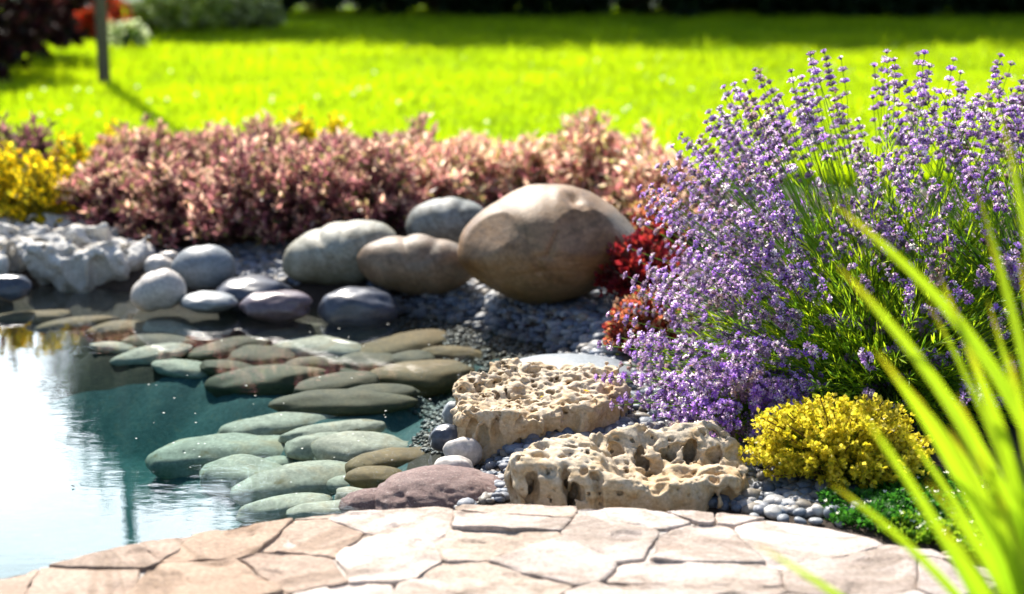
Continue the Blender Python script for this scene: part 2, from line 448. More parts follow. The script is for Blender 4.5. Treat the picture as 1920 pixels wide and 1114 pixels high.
gy = np.unique(np.r_[np.linspace(-30, 1.8, 20), np.linspace(1.8, 7.2, 180), np.linspace(7.2, 30, 60), np.linspace(30, 160, 14)])
GX, GY = np.meshgrid(gx, gy, indexing='ij')
xy = np.c_[GX.ravel(), GY.ravel()]
V = np.c_[xy, ground_z(xy)]
ny = len(gy)
I, J = np.meshgrid(np.arange(len(gx) - 1), np.arange(ny - 1), indexing='ij')
q = (I * ny + J).ravel()
F = np.stack([q, q + ny, q + ny + 1, q + 1], 1)
me = np_mesh('ground', V, F)
fc = V[F].mean(1)
sd = pond_sd(fc[:, :2])
mi = np.where(sd < .06, np.where((sd > -.16) | (fc[:, 1] > 5.6), 3, 1), np.where(fc[:, 1] > 8.5, 2, 0)).astype(np.int32)  # far bank strip takes the dark floor colour in place of a reflection
for k in ('soil', 'pond_bed', 'turf', 'brown_edge_reflection'): me.materials.append(M[k])
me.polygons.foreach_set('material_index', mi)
tag(link('ground', me), kind='structure')

bm = bmesh.new()
bmesh.ops.create_cube(bm, size=1)
lo, up = np.array([-6.2, 1.9, -.9]), np.array([.9, 7.4, 0])
for v in bm.verts:
    v.co = Vector(tuple((lo + up) / 2 + np.array(v.co) * (up - lo)))
me = bpy.data.meshes.new('water'); bm.to_mesh(me); bm.free()
tag(link('water', me, M['water']), kind='structure')

# ------------------------------------------------------------------ lawn grass
def build_grass():
    n = 330000
    u = rng.random(n)
    D = 8.6 + 17.5 * u ** 1.35
    X = (rng.random(n) * 2 - 1) * (0.36 * D + 1.0)
    P = np.c_[X, D, ground_z(np.c_[X, D]) - .004]
    sc = 0.6 + .4 * D / 10
    clump = fbm(np.c_[X, D, 0 * X], 1.6, 3, 9)
    hgt = (0.05 + .05 * rng.random(n)) * (1 + .35 * clump) * (1 + (rng.random(n) > .985) * .8)
    wd = (.0045 + .003 * rng.random(n)) * sc
    az = rng.random(n) * 2 * math.pi
    lean = rng.normal(0, .35, n)
    tv = np.array([(-1, 0, 0), (1, 0, 0), (.75, .35, .55), (-.75, .35, .55), (0, 1, 1)])
    ca, sa = np.cos(az), np.sin(az)
    Mx = np.zeros((n, 3, 3))
    Mx[:, 0, 0] = ca * wd; Mx[:, 1, 0] = sa * wd
    Mx[:, 0, 1] = -sa * hgt * lean; Mx[:, 1, 1] = ca * hgt * lean
    Mx[:, 2, 2] = hgt
    c0 = np.array([.225, .345, .003]); c1 = np.array([.355, .455, .003]); 
    mixf = np.clip(.5 + .5 * clump + .25 * rng.normal(size=n), 0, 1)[:, None]
    C = c0 * (1 - mixf) + c1 * mixf
    C = C * (1 + .15 * rng.normal(size=(n, 1)))
    acc = Acc()
    V = (np.einsum('nij,vj->nvi', Mx, tv) + P[:, None]).reshape(-1, 3)
    base = (np.arange(n) * 5)[:, None]
    acc.add(V, np.array([[0, 1, 2, 3]]) + base, np.repeat(np.clip(C, .004, .9), 5, axis=0))
    acc.F[3] = [np.array([[3, 2, 4]]) + base]
    o = link('lawn_grass', acc.mesh('lawn_grass'), M['grass'])
    tag(o, 'bright mown green grass of the lawn behind the pink shrubs', 'grass', kind='stuff')
build_grass()

def white_flowers():
    acc = Acc()
    rg = np.random.default_rng(3)
    n = 26
    d = unit(rg.normal(size=(n, 3)) + np.array([0, 0, .8]))
    scatter(acc, OVAL, LEAF_F, frames(d, rg) * .015, np.zeros((n, 3)), np.full((n, 3), .85))
    tube(acc, [(0, 0, -.09), (.004, 0, -.04), (0, 0, 0)], .002, .002, (.1, .25, .02))
    me = acc.mesh('clover_flower'); me.materials.append(M['petal'])
    pts = [(228 / 2.784, 463 / 2.784), (145, 165), (167, 167), (55, 180), (110, 207), (185, 215), (257, 160), (320, 132), (313, 187), (368, 175), (280, 190), (510, 188), (420, 227), (673, 165), (690, 162), (662, 175), (702, 134), (510, 178), (595, 178), (1178, 200), (1170, 204), (1119, 111), (1200, 121), (1243, 145), (1259, 152), (913, 227), (912, 247), (640, 220), (747, 190), (75, 212), (130, 200), (1562, 121), (1297, 165), (1540, 140), (1900, 145), (460, 225), (388, 245), (1215, 240), (1195, 236), (1155, 218)]
    for i, (px, py) in enumerate(pts):
        p = at_z(px, py, .2)
        o = bpy.data.objects.new('clover_flower', me); COL.objects.link(o)
        o.location = (p[0], p[1], gz(p[0], p[1]) + .095); o.rotation_euler = (0, 0, i)
        tag(o, 'tiny white flower head standing in the sunlit lawn', 'flower', 'white flowers dotted over the lawn')
white_flowers()

# ------------------------------------------------------------------ stones
_ico = {}
def ico(sub):
    if sub not in _ico:
        b = bmesh.new(); bmesh.ops.create_icosphere(b, subdivisions=sub, radius=1)
        b.verts.ensure_lookup_table()
        _ico[sub] = (np.array([v.co[:] for v in b.verts]), np.array([[v.index for v in f.verts] for f in b.faces])); b.free()
    return _ico[sub]
def rotm(rx, ry, rz): return np.array(Matrix.Rotation(rz, 3, 'Z') @ Matrix.Rotation(ry, 3, 'Y') @ Matrix.Rotation(rx, 3, 'X'))
def boulder_mesh(name, half, seed, amp=.10, sub=4, rot=(0, 0, 0), flat=1.0, dents=(), rough=0.0):
    V, F = ico(sub)
    V = np.sign(V) * np.abs(V) ** flat
    n = unit(V)
    off = amp * fbm(n + seed * 3.7, .9, 3, seed) + amp * .25 * vnoise(n + seed, 3.0, seed + 5)
    for (dx, dy, dz), rad, dep in dents:
        dd = np.linalg.norm(n - unit(np.array([dx, dy, dz], float)), axis=1)
        off -= dep * np.exp(-(dd / rad) ** 2)
    if rough: off += rough * fbm(n + seed, 7.0, 4, seed + 31)
    V = V * (1 + off[:, None]) * np.array(half)
    V = V @ rotm(*rot).T
    return np_mesh(name, V, F)
def px_stone(name, label, cat, box, D, mat, seed, depth=.8, roll=0, amp=.08, sub=4, flat=1.0, dents=(), group=None, rough=0.0, sink=0.0):
    """box = (x0, y0, x1, y1) outline in the photograph, D = distance of its middle"""
    x0, y0, x1, y1 = box
    y1 += sink * (y1 - y0)
    c = at_y((x0 + x1) / 2, (y0 + y1) / 2, D)
    dist = D / CP
    a = (x1 - x0) / 2 * dist / FPX; hh = (y1 - y0) / 2 * dist / FPX
    el = math.atan2(CAMH - c[2], D)
    b = min(a * depth, .68 * hh / math.sin(el))
    cz = math.sqrt(max(hh * hh - (b * math.sin(el)) ** 2, (.25 * hh) ** 2)) / math.cos(el)
    ca, sa = abs(math.cos(roll)), abs(math.sin(roll))
    if roll:   # shrink to keep the outline box
        A2, C2 = a * a, cz * cz
        det = ca ** 4 - sa ** 4
        A = math.sqrt(max((A2 * ca * ca - C2 * sa * sa) / det, .2 * A2)); C = math.sqrt(max((C2 * ca * ca - A2 * sa * sa) / det, .2 * C2))
        a, cz = A, C
    me = boulder_mesh(name, (a, b, cz), seed, amp, sub, (0, roll, 0), flat, dents, rough)
    o = link(name, me, mat, loc=tuple(c))
    return tag(o, label, cat, group)

px_stone('boulder', 'purple brown coarse granite boulder at the water edge beside the paving', 'boulder', (690, 868, 972, 1010), 4.02, M['granite'], 41, .75, 0, .07, 6, rough=.022, dents=[((-.55, -.6, .5), .12, .07)])
px_stone('boulder', 'small wet purple boulder just breaking the water beside the granite one', 'boulder', (634, 912, 760, 985), 4.02, M['granite'], 43, .7, 0, .09, 5, rough=.03)
px_stone('flat_stone', 'large flat pale slab lying in sun behind the pitted rock', 'stone', (938, 664, 1190, 742), 4.95, M['cobble_grey'], 51, .8, 0, .03, 5, .85)
def outline_stone(name, label, cat, outline, D, mat, seed, depth=.8, amp=.035, sub=5, dents=(), rough=0.0, facets=()):
    o_ = np.array(outline, float); c2 = np.array([(o_[:, 0].min() + o_[:, 0].max()) / 2, (o_[:, 1].min() + o_[:, 1].max()) / 2])
    c = at_y(*c2, D); k = D / CP / FPX
    rel = (o_ - c2) * np.array([1, -1]) * k
    ang = np.arctan2(rel[:, 1], rel[:, 0]); rad = np.hypot(rel[:, 0], rel[:, 1])
    od = np.argsort(ang); ang, rad = ang[od], rad[od]
    fine = np.linspace(-math.pi, math.pi, 721)
    rf = np.interp(fine, np.r_[ang - 2 * math.pi, ang, ang + 2 * math.pi], np.tile(rad, 3))
    ker = np.hanning(21); ker /= ker.sum()
    rf = np.convolve(np.tile(rf[:-1], 3), ker, 'same')[720:1440]; rf = np.r_[rf, rf[0]]
    V, F = ico(sub); n = unit(V)
    r = np.interp(np.arctan2(n[:, 2], n[:, 0]), fine, rf)
    b = depth * (rel[:, 0].max() - rel[:, 0].min()) / 2
    off = amp * fbm(n + seed * 3.7, 1.0, 3, seed) + amp * .25 * vnoise(n + seed, 3.5, seed + 5)
    for (dx, dy, dz), rd, dep in dents:
        dd = np.linalg.norm(n - unit(np.array([dx, dy, dz], float)), axis=1); off -= dep * np.exp(-(dd / rd) ** 2)
    if rough: off += rough * fbm(n + seed, 7.0, 4, seed + 31)
    for fd, dist in facets:
        pr = n @ unit(np.array(fd, float))
        lim = dist / np.maximum(pr, .05)
        off = np.minimum(off, -smax(-(lim - 1), np.zeros(len(n)) - .10, .12))
    P = np.stack([n[:, 0] * r, n[:, 1] * b, n[:, 2] * r * .97], 1) * (1 + off[:, None])
    return tag(link(name, np_mesh(name, P, F), mat, loc=tuple(c)), label, cat)
COB = [
    ('cobble', 'dark flat wet cobble under the pale grey boulder', (402, 519, 542, 562), 6.25, 'cobble_wet', 63, .8, 0),
    ('cobble', 'wet purple cobble with blue shine at the far waterline', (460, 541, 592, 584), 6.05, 'cobble_purple', 64, .7, 0),
    ('cobble', 'wet dark blue flat cobble beneath the brown oblong boulder', (598, 534, 748, 588), 6.05, 'cobble_wet', 65, .7, 0),
    ('cobble', 'thin grey cobble awash between the white and the purple cobble', (342, 546, 446, 572), 6.1, 'cobble_grey', 66, .8, 0),
    ('cobble', 'small pale lumpy cobble between the white limestone and the upright cobble', (268, 478, 326, 514), 6.5, 'cobble_pale', 67, .8, 0),
    ('cobble', 'small white cobble on top near the right end of the white limestone', (298, 470, 332, 486), 6.65, 'cobble_pale', 68, .8, 0),
    ('cobble', 'dark low cobble under the left end of the white limestone', (-30, 514, 56, 546), 6.3, 'cobble_wet', 69, .7, 0),
    ('cobble', 'small round grey cobble against the left side of the pitted rock', (829, 752, 880, 800), 4.55, 'cobble_grey', 70, .8, 0),
    ('cobble', 'wet shiny cobble at the waterline left of the pitted rock', (806, 796, 868, 838), 4.42, 'cobble_wet', 71, .7, R(-10)),
    ('cobble', 'pale wet cobble under the front corner of the pitted rock', (830, 822, 900, 872), 4.3, 'cobble_pale', 72, .7, 0),
    ('cobble', 'white cobble between the purple granite boulder and the pitted rock', (812, 856, 890, 900), 4.18, 'cobble_pale', 73, .7, 0),
    ('cobble', 'dull mauve flat stone among the ground cover beside the paving', (1680, 972, 1770, 1010), 3.75, 'cobble_purple', 74, .8, 0),
    ('cobble', 'dark upright stone where the dense green mat meets the paving', (1622, 984, 1650, 1012), 3.62, 'cobble_wet', 75, .8, 0),
    ('cobble', 'small orange brown stone at the paving edge on the right', (1762, 1032, 1800, 1054), 3.42, 'boulder_tan', 76, .8, 0),
    ('cobble', 'thin flat blue grey cobble on the gravel near the lavender', (1125, 640, 1184, 662), 5.25, 'cobble_grey', 77, .8, 0),
]
for nm, lab, box, D, mk, sd_, dp, ro in COB:
    px_stone(nm, lab, 'stone', box, D, M[mk], sd_, dp, ro, .17, 4, .92, sink=.5 if 535 < box[3] < 600 else .15)

CREASE = [((-.02 + .03 * q_, -.9, .05 + .07 * q_),   .045, .055) for q_ in range(6)] + [((-.12, -.9, .02 - .07 * q_), .04, .03) for q_ in range(4)]
outline_stone('boulder', 'largest smooth tan brown boulder, egg shaped, on the gravel bank', 'boulder', [(855, 480), (862, 440), (890, 405), (930, 375), (975, 352), (1030, 345), (1085, 352), (1130, 372), (1165, 400), (1190, 428), (1198, 445), (1185, 480), (1160, 510), (1120, 540), (1070, 562), (1010, 571), (960, 562), (910, 535), (870, 505)], 6.08, M['boulder'], 4, .8, .03, 6,
              dents=[((.42, -.45, .78), .12, .06), ((.36, -.35, .86), .14, .05), ((.50, -.55, .66), .08, .04), ((-.55, -.75, .35), .22, .035), ((-.8, -.5, -.3), .12, .05), ((.6, -.8, .1), .2, .02)] + CREASE, facets=[((-.72, -.62, .30), .93), ((.45, -.80, .38), .94)])
outline_stone('boulder', 'long pale grey boulder sloping up to the right, leftmost of the four big boulders', 'boulder', [(530, 495), (537, 465), (560, 445), (600, 430), (650, 416), (690, 412), (725, 420), (743, 440), (738, 470), (715, 500), (690, 525), (650, 533), (590, 533), (550, 526), (533, 512)], 6.45, M['boulder_grey'], 12, .7)
outline_stone('boulder', 'low brown oblong boulder wedged between the pale grey one and the largest one', 'boulder', [(673, 480), (685, 460), (710, 449), (760, 446), (820, 447), (860, 455), (890, 480), (890, 520), (860, 540), (800, 549), (745, 545), (700, 530), (678, 505)], 6.27, M['boulder_tan'], 23, .6)
outline_stone('boulder', 'blue grey rounded boulder half hidden behind the largest boulder', 'boulder', [(760, 425), (770, 400), (795, 380), (830, 371), (870, 375), (905, 388), (918, 420), (905, 455), (840, 466), (770, 455)], 6.75, M['boulder_blue'], 31, .75)
outline_stone('cobble', 'upright rounded blue grey cobble touching the pink shrubs', 'stone', [(320, 500), (335, 478), (360, 463), (378, 461), (430, 475), (441, 500), (430, 525), (400, 547), (370, 547), (340, 530)], 6.45, M['cobble_grey'], 61, .75, .03, 4)
outline_stone('cobble', 'sunlit white pointed cobble standing in the water edge', 'stone', [(244, 562), (262, 525), (290, 508), (315, 503), (335, 515), (350, 545), (342, 562), (300, 580), (255, 578)], 6.15, M['cobble_pale'], 62, .8, .03, 4)
# stones on the pond floor
for st_ in PSTONES:
    cx, cyy, a, b, c, z, mk, lab, k = st_
    far = cyy < 770
    o = link('pond_stone', boulder_mesh('pond_stone', (a, b, c), 100 + k, .15, 4, (0, R(random.uniform(-8, 8)), R(random.uniform(-25, 25))), random.choice((.82, .92, 1.0))), M['under'][mk], loc=tuple(at_z(cx, cyy, z)))
    tag(o, lab or ('rounded olive stone lying under water in the far heap of the pond' if far else 'rounded pale stone lying under water in the near heap of the pond'), 'stone',
        'stones under water in the far heap' if far else 'stones under water in the near heap')

# pebbles beside the front pitted rock, large enough to tell one by one
rg = np.random.default_rng(21)
pv, pf = ico(3)
peb = []
for k in range(5):
    vv = pv * (1 + .12 * fbm(unit(pv) + k * 5, 1.0, 2, k)[:, None]) * np.array([1, rg.uniform(.7, .95), rg.uniform(.5, .75)])
    peb.append((vv, pf))
PEB = [(1425, 948, 17), (1450, 962, 20), (1444, 930, 14), (1476, 950, 13), (1490, 936, 14), (1500, 962, 15), (1518, 944, 15), (1535, 962, 17), (1548, 946, 12), (1468, 972, 14), (1415, 966, 12), (1500, 978, 14), (1560, 968, 20),
       (1530, 980, 14), (1462, 936, 10), (1432, 914, 12), (1420, 896, 11), (1446, 900, 10), (1400, 880, 12), (1424, 872, 11), (1480, 918, 10), (1508, 928, 11), (1575, 985, 12), (1412, 930, 11)]
PMATS = [rock_mat('pebble', [(.25, tuple(.75 * x for x in c)), (.7, c)], 20, 90, .5, .3, .002) for c in ((.62, .60, .56), (.34, .36, .38), (.24, .27, .31), (.46, .40, .34))]
for k, (px, py, r) in enumerate(PEB):
    p = at_z(px, py, .07); rr = r * p[1] / FPX
    vv, ff = peb[k % 5]
    me = np_mesh('pebble', vv * rr, ff)
    mk = [0, 0, 1, 3, 1, 2, 1, 0, 0, 2, 1, 2, 2, 1, 3, 1, 2, 1, 2, 1, 3, 2, 1, 1][k]
    o = link('pebble', me, PMATS[mk], loc=(p[0], p[1], gz(p[0], p[1]) + rr * .55))
    o.rotation_euler = (rg.normal() * .2, rg.normal() * .2, rg.uniform(0, 6))
    tag(o, 'rounded pebble in the strip between the front pitted rock and the golden bush', 'pebble', 'pebbles beside the front pitted rock')

def gravel():
    acc = Acc()
    rg = np.random.default_rng(5)
    v2, f2 = ico(2)
    variants = []
    for k in range(8):
        variants.append(v2 * (1 + .16 * fbm(unit(v2) + k * 9, 1.1, 2, k)[:, None]))
    zone = np.array([at_z(*p, .02)[:2] for p in [(700, 540), (860, 525), (1010, 560), (1180, 540), (1330, 560), (1420, 700), (1500, 800), (1640, 930), (1620, 1000), (1400, 990), (1250, 960), (900, 840), (860, 720), (990, 690), (900, 650), (760, 610), (690, 585)]])
    zone2 = np.array([at_z(*p, -.05)[:2] for p in [(600, 590), (780, 590), (1010, 640), (1020, 690), (940, 760), (860, 870), (760, 850), (800, 760), (760, 690), (900, 660), (760, 630)]])
    zone3 = np.array([at_z(*p, .03)[:2] for p in [(420, 480), (560, 470), (560, 540), (430, 530), (250, 500), (250, 480)]])
    zone4 = np.array([at_z(*p, -.22)[:2] for p in [(700, 745), (840, 700), (870, 700), (870, 790), (800, 840), (740, 830), (650, 780)]])
    zone5 = np.array([at_z(*p, .0)[:2] for p in [(850, 880), (940, 800), (1100, 800), (1100, 960), (860, 975)]])
    def inside(xy, poly):
        ins = np.zeros(len(xy), bool)
        for i in range(len(poly)):
            a, b = poly[i], poly[(i + 1) % len(poly)]
            ins ^= ((a[1] > xy[:, 1]) != (b[1] > xy[:, 1])) & (xy[:, 0] < (b[0] - a[0]) * (xy[:, 1] - a[1]) / (b[1] - a[1] + 1e-12) + a[0])
        return ins
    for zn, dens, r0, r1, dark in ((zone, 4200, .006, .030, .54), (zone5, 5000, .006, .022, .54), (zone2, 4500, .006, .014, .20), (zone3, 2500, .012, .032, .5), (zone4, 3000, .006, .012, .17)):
        lo, up = zn.min(0), zn.max(0)
        n = int(dens * np.prod(up - lo))
        xy = lo + rg.random((n, 2)) * (up - lo)
        xy = xy[inside(xy, zn)]; sdv = pond_sd(xy)
        xy = xy[sdv > .005] if zn is zone or zn is zone3 or zn is zone5 else xy[sdv < -.02]
        n = len(xy)
        rr = r0 + (r1 - r0) * rg.random(n) ** 3
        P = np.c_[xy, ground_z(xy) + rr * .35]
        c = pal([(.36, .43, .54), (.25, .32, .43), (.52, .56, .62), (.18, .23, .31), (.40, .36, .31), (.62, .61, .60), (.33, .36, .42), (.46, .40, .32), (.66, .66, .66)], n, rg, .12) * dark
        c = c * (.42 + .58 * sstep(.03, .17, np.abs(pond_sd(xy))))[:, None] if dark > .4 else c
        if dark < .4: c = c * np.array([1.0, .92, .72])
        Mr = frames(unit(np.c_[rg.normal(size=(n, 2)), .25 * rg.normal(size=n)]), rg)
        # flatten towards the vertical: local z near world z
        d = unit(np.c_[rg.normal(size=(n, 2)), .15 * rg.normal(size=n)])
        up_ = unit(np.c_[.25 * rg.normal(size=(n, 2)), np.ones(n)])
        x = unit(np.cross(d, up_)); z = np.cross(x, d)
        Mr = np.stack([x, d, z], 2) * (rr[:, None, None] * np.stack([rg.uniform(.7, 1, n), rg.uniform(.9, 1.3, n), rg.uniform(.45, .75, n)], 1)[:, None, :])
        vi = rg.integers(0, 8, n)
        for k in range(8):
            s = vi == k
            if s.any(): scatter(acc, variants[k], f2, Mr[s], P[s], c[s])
    tag(link('gravel', acc.mesh('gravel', True), M['gravel']), 'blue grey pebble gravel on the bank and pond floor', 'gravel', kind='stuff')
gravel()

# ------------------------------------------------------------------ pitted limestone (surface nets over a distance field)
def surface_nets(Fv, origin, h):
    nx, ny, nz = Fv.shape
    s = Fv < 0
    cs = np.zeros((nx - 1, ny - 1, nz - 1), np.int8)
    for a in (0, 1):
        for b in (0, 1):
            for c in (0, 1):
                cs += s[a:nx - 1 + a, b:ny - 1 + b, c:nz - 1 + c]
    act = (cs > 0) & (cs < 8)
    idx = np.full(act.shape, -1, np.int64)
    ii = np.argwhere(act); idx[act] = np.arange(len(ii))
    acc = np.zeros((len(ii), 3)); cnt = np.zeros(len(ii))
    corners = [(a, b, c) for a in (0, 1) for b in (0, 1) for c in (0, 1)]
    for p in corners:
        for ax in range(3):
            if p[ax] == 0:
                q_ = list(p); q_[ax] = 1
                fa = Fv[ii[:, 0] + p[0], ii[:, 1] + p[1], ii[:, 2] + p[2]]; fb = Fv[ii[:, 0] + q_[0], ii[:, 1] + q_[1], ii[:, 2] + q_[2]]
                mk = (fa < 0) != (fb < 0)
                tt = np.where(mk, fa / np.where(mk, fa - fb, 1), 0)
                pt = np.array(p, float) + np.zeros((len(ii), 3)); pt[:, ax] = tt
                acc += pt * mk[:, None]; cnt += mk
    V = origin + (ii + acc / cnt[:, None]) * h
    faces = []
    for ax in range(3):
        u, v = (ax + 1) % 3, (ax + 2) % 3
        sl0 = [slice(None)] * 3; sl1 = [slice(None)] * 3
        sl0[ax] = slice(0, -1); sl1[ax] = slice(1, None)
        ch = s[tuple(sl0)] != s[tuple(sl1)]
        e = np.argwhere(ch)
        e = e[(e[:, u] > 0) & (e[:, v] > 0) & (e[:, u] < Fv.shape[u] - 1) & (e[:, v] < Fv.shape[v] - 1)]
        sg = s[tuple(e.T)]
        def cell(du, dv):
            g = e.copy(); g[:, u] -= du; g[:, v] -= dv; return idx[tuple(g.T)]
        qd = np.stack([cell(1, 1), cell(0, 1), cell(0, 0), cell(1, 0)], 1)
        qd[~sg] = qd[~sg][:, ::-1]
        faces.append(qd)
    Fc = np.concatenate(faces); Fc = Fc[(Fc >= 0).all(1)]
    # keep the largest piece
    lab = np.arange(len(V))
    while True:
        mn = lab[Fc].min(1); new = lab.copy()
        for k in range(4): np.minimum.at(new, Fc[:, k], mn)
        new = new[new]
        if (new == lab).all(): break
        lab = new
    root = np.bincount(lab).argmax()
    keep = lab == root
    mp_ = np.cumsum(keep) - 1
    Fc = mp_[Fc[keep[Fc[:, 0]]]]
    return V[keep], Fc
def pitted_rock(name, label, poly, z0, ztop, mat, seed, h=.005, k=.03, cut=(), top_pits=(30, .25, .5), wall=(22, .2, .46), noise_amp=.012, tiltfun=None, dig=.040, nf=14, col=(16, .034)):
    poly = np.array(poly, float)
    cen = np.array([*poly.mean(0), 0.0])
    lo = np.array([*poly.min(0) - .05, z0 - .03]); up = np.array([*poly.max(0) + .05, ztop + .09])
    n = np.ceil((up - lo) / h).astype(int)
    G = np.stack(np.meshgrid(*[lo[i] + h * np.arange(n[i]) for i in range(3)], indexing='ij'), -1).reshape(-1, 3)
    W = G + .018 * np.stack([vnoise(G, 7, seed + 3), vnoise(G, 7, seed + 4), vnoise(G, 7, seed + 6)], 1)
    # polygon sides (counter clockwise)
    area = np.sum(poly[:, 0] * np.roll(poly[:, 1], -1) - np.roll(poly[:, 0], -1) * poly[:, 1])
    if area < 0: poly = poly[::-1]
    d = None
    lean = .10
    for i in range(len(poly)):
        a, b = poly[i], poly[(i + 1) % len(poly)]
        e = (b - a) / np.linalg.norm(b - a); nn = np.array([e[1], -e[0]])
        di = (W[:, :2] - a) @ nn + lean * ((W[:, 2] - z0) - (ztop - z0)) * -.35 - .0
        di = di - .012 * np.sin(np.clip((W[:, 2] - z0) / (ztop - z0), 0, 1) * math.pi)
        d = di if d is None else smax(d, di, k)
    zt = ztop if tiltfun is None else tiltfun(W)
    dtop = W[:, 2] - zt
    dbot = z0 - W[:, 2]
    d = smax(smax(d, dtop, k * .8), dbot, .03)
    d = d + noise_amp * fbm(G, nf, 3, seed) 
    for (c, rad, kk) in cut:
        c = np.array(c); rad = np.array(rad)
        qv = (G + .008 * np.stack([vnoise(G, 22, seed + 8), vnoise(G, 22, seed + 9), vnoise(G, 22, seed + 10)], 1) - c) / rad
        dc = (np.linalg.norm(qv, axis=1) - 1) * rad.min()
        d = smax(d, -dc, kk)
    band = np.abs(d) < dig + .012
    Gb = G[band]
    topness = sstep(-.045, -.012, dtop[band])
    # pits of the top, then fluted pits of the walls
    wp = Gb + .010 * np.stack([vnoise(Gb, 28, seed + 12), vnoise(Gb, 28, seed + 13), vnoise(Gb, 28, seed + 14)], 1)
    colm = worley_f1((wp + .012 * np.stack([vnoise(Gb, 16, seed + 15), vnoise(Gb, 16, seed + 16), np.zeros(len(Gb))], 1)) * np.array([1, 1, .28]), col[0], seed + 33)
    lump = worley_f1(wp, col[0] * 1.9, seed + 35)
    d[band] = d[band] + (1 - topness) * col[1] * (colm - .50) + topness * col[1] * .24 * (lump - .5)
    db = d[band]
    p1 = worley(wp * np.array([.85, .85, 1.0]), top_pits[0], seed + 20, top_pits[1], top_pits[2])
    db1 = smax(db, -p1, .010)
    p1b = worley(wp, top_pits[0] * 1.9, seed + 25, .1, .42)
    db1 = smax(db1, -p1b, .006)
    p2 = worley(wp * np.array([1.0, 1.0, .38]), wall[0], seed + 40, wall[1], wall[2])
    db2 = smax(db, -p2, .012)
    p3 = worley(wp, 55, seed + 50, .05, .3)
    db2 = smax(db2, -p3, .005)
    db = db1 * topness + db2 * (1 - topness)
    # never dig deeper than 3.5 cm under the skin
    db = np.minimum(db, d[band] + dig)
    d[band] = db + .0016 * fbm(Gb, 90, 2, seed + 60)
    V, Fc = surface_nets(d.reshape(tuple(n)), lo, h)
    V -= cen
    me = np_mesh(name, V, Fc)
    o = link(name, me, mat, loc=tuple(cen))
    return tag(o, label, 'rock')

def wx(px, Y): return (px - 960) / FPX * Y / CP * 1.0
pitted_rock('pitted_rock', 'cream honeycombed limestone block with flat sunlit top at the water edge', [(-.135, 4.34), (.02, 4.30), (.13, 4.36), (.25, 4.40), (.35, 4.56), (.335, 4.74), (-.02, 4.76), (-.165, 4.54)], -.06, .165, M['pitted'], 3, .0045,
            tiltfun=lambda W: .150 + .10 * (W[:, 1] - 4.35) + .02 * vnoise(W, 5, 77), top_pits=(36, .25, .52), wall=(19, .2, .52), col=(14, .062),
            cut=[((.20, 4.36, .06), (.05, .03, .05), .02), ((.33, 4.50, .10), (.03, .02, .06), .02), ((.02, 4.285, .07), (.02, .022, .045), .015), ((.10, 4.31, .06), (.015, .022, .03), .012)])
def top2(W):
    x, y = W[:, 0], W[:, 1]
    z = .165 + .035 * sstep(4.0, 4.2, y)
    hollow = sstep(.20, .28, x) * (1 - sstep(3.98, 4.05, y)) * sstep(3.79, 3.85, y)
    low = sstep(.20, .30, x) * (1 - sstep(3.98, 4.05, y))
    return z - .015 * low - .020 * hollow + .02 * vnoise(W, 6, 78)
cuts2 = []
for px, w_, zz, hz in ((995, .020, .115, .040), (1036, .011, .105, .044), (1081, .016, .098, .042), (1060, .006, .13, .02), (1122, .007, .10, .03), (1345, .010, .07, .03), (1265, .012, .06, .02)):
    cuts2.append(((wx(px, 3.82), 3.80, zz), (w_, .05, hz), .007))
for px, w_, zz, hz in ((1155, .022, .13, .028), (1205, .018, .12, .035), (1255, .020, .12, .038), (1300, .024, .12, .036), (1350, .018, .13, .026)):
    cuts2.append(((wx(px, 4.01), 4.01, zz), (w_ * 1.05, .035, hz * random.uniform(.7, 1.1)), .01))
for px, Y, r in ((1230, 3.95, .035), (1290, 3.90, .04), (1180, 3.88, .028), (1340, 3.97, .03), (1140, 3.95, .022)):
    cuts2.append(((wx(px, Y), Y, .130), (r, r * .8, .030), .012))
pitted_rock('pitted_rock', 'ochre limestone rock full of deep holes and slots, nearest the paving', [(-.01, 3.90), (.03, 3.80), (.28, 3.76), (.52, 3.78), (.60, 3.90), (.60, 4.08), (.52, 4.26), (.36, 4.32), (.20, 4.18), (.09, 4.00), (-.005, 3.97)], -.02, .17, M['pitted'], 8, .0045,
            tiltfun=top2, cut=cuts2, top_pits=(23, .22, .48), wall=(19, .18, .44), col=(16, .030))
c = at_y(155, 490, 6.6)
def pf(pts, D):  # outline points given as (pixel x, offset in depth)
    return [(at_y(px, 490, D + dy)[0], D + dy) for px, dy in pts]
pitted_rock('pitted_rock', 'white weathered limestone block on the far bank, in front of a flatter one', pf([(22, -.05), (60, -.22), (200, -.24), (268, -.12), (285, .05), (230, .22), (60, .22), (28, .08)], 6.74), -.03, .21, M['pitted_grey'], 14, .007, .04,
            tiltfun=lambda W: .165 - .07 * sstep(-1.75, -1.45, W[:, 0]) + .03 * vnoise(W, 7, 79), top_pits=(13, .3, .55), wall=(9, .28, .55), noise_amp=.03, dig=.07, nf=9, col=(8, .075))
pitted_rock('pitted_rock', 'low flat grey limestone behind the white block, under the yellow flowers', pf([(-80, -.1), (60, -.22), (200, -.2), (222, .0), (150, .2), (-60, .22)], 7.05), .0, .25, M['pitted_grey'], 16, .009, .04,
            tiltfun=lambda W: .185 + .03 * vnoise(W, 7, 80), top_pits=(13, .3, .55), wall=(9, .28, .55), noise_amp=.03, dig=.07, nf=9, col=(8, .075))
pitted_rock('pitted_rock', 'grey limestone cut off by the left edge of the view', pf([(-130, -.1), (-60, -.2), (10, -.18), (22, .0), (0, .15), (-120, .15)], 6.72), -.02, .17, M['pitted_grey'], 18, .009, .04, top_pits=(13, .3, .55), wall=(9, .28, .55), noise_amp=.03, dig=.07, nf=9, col=(8, .075))

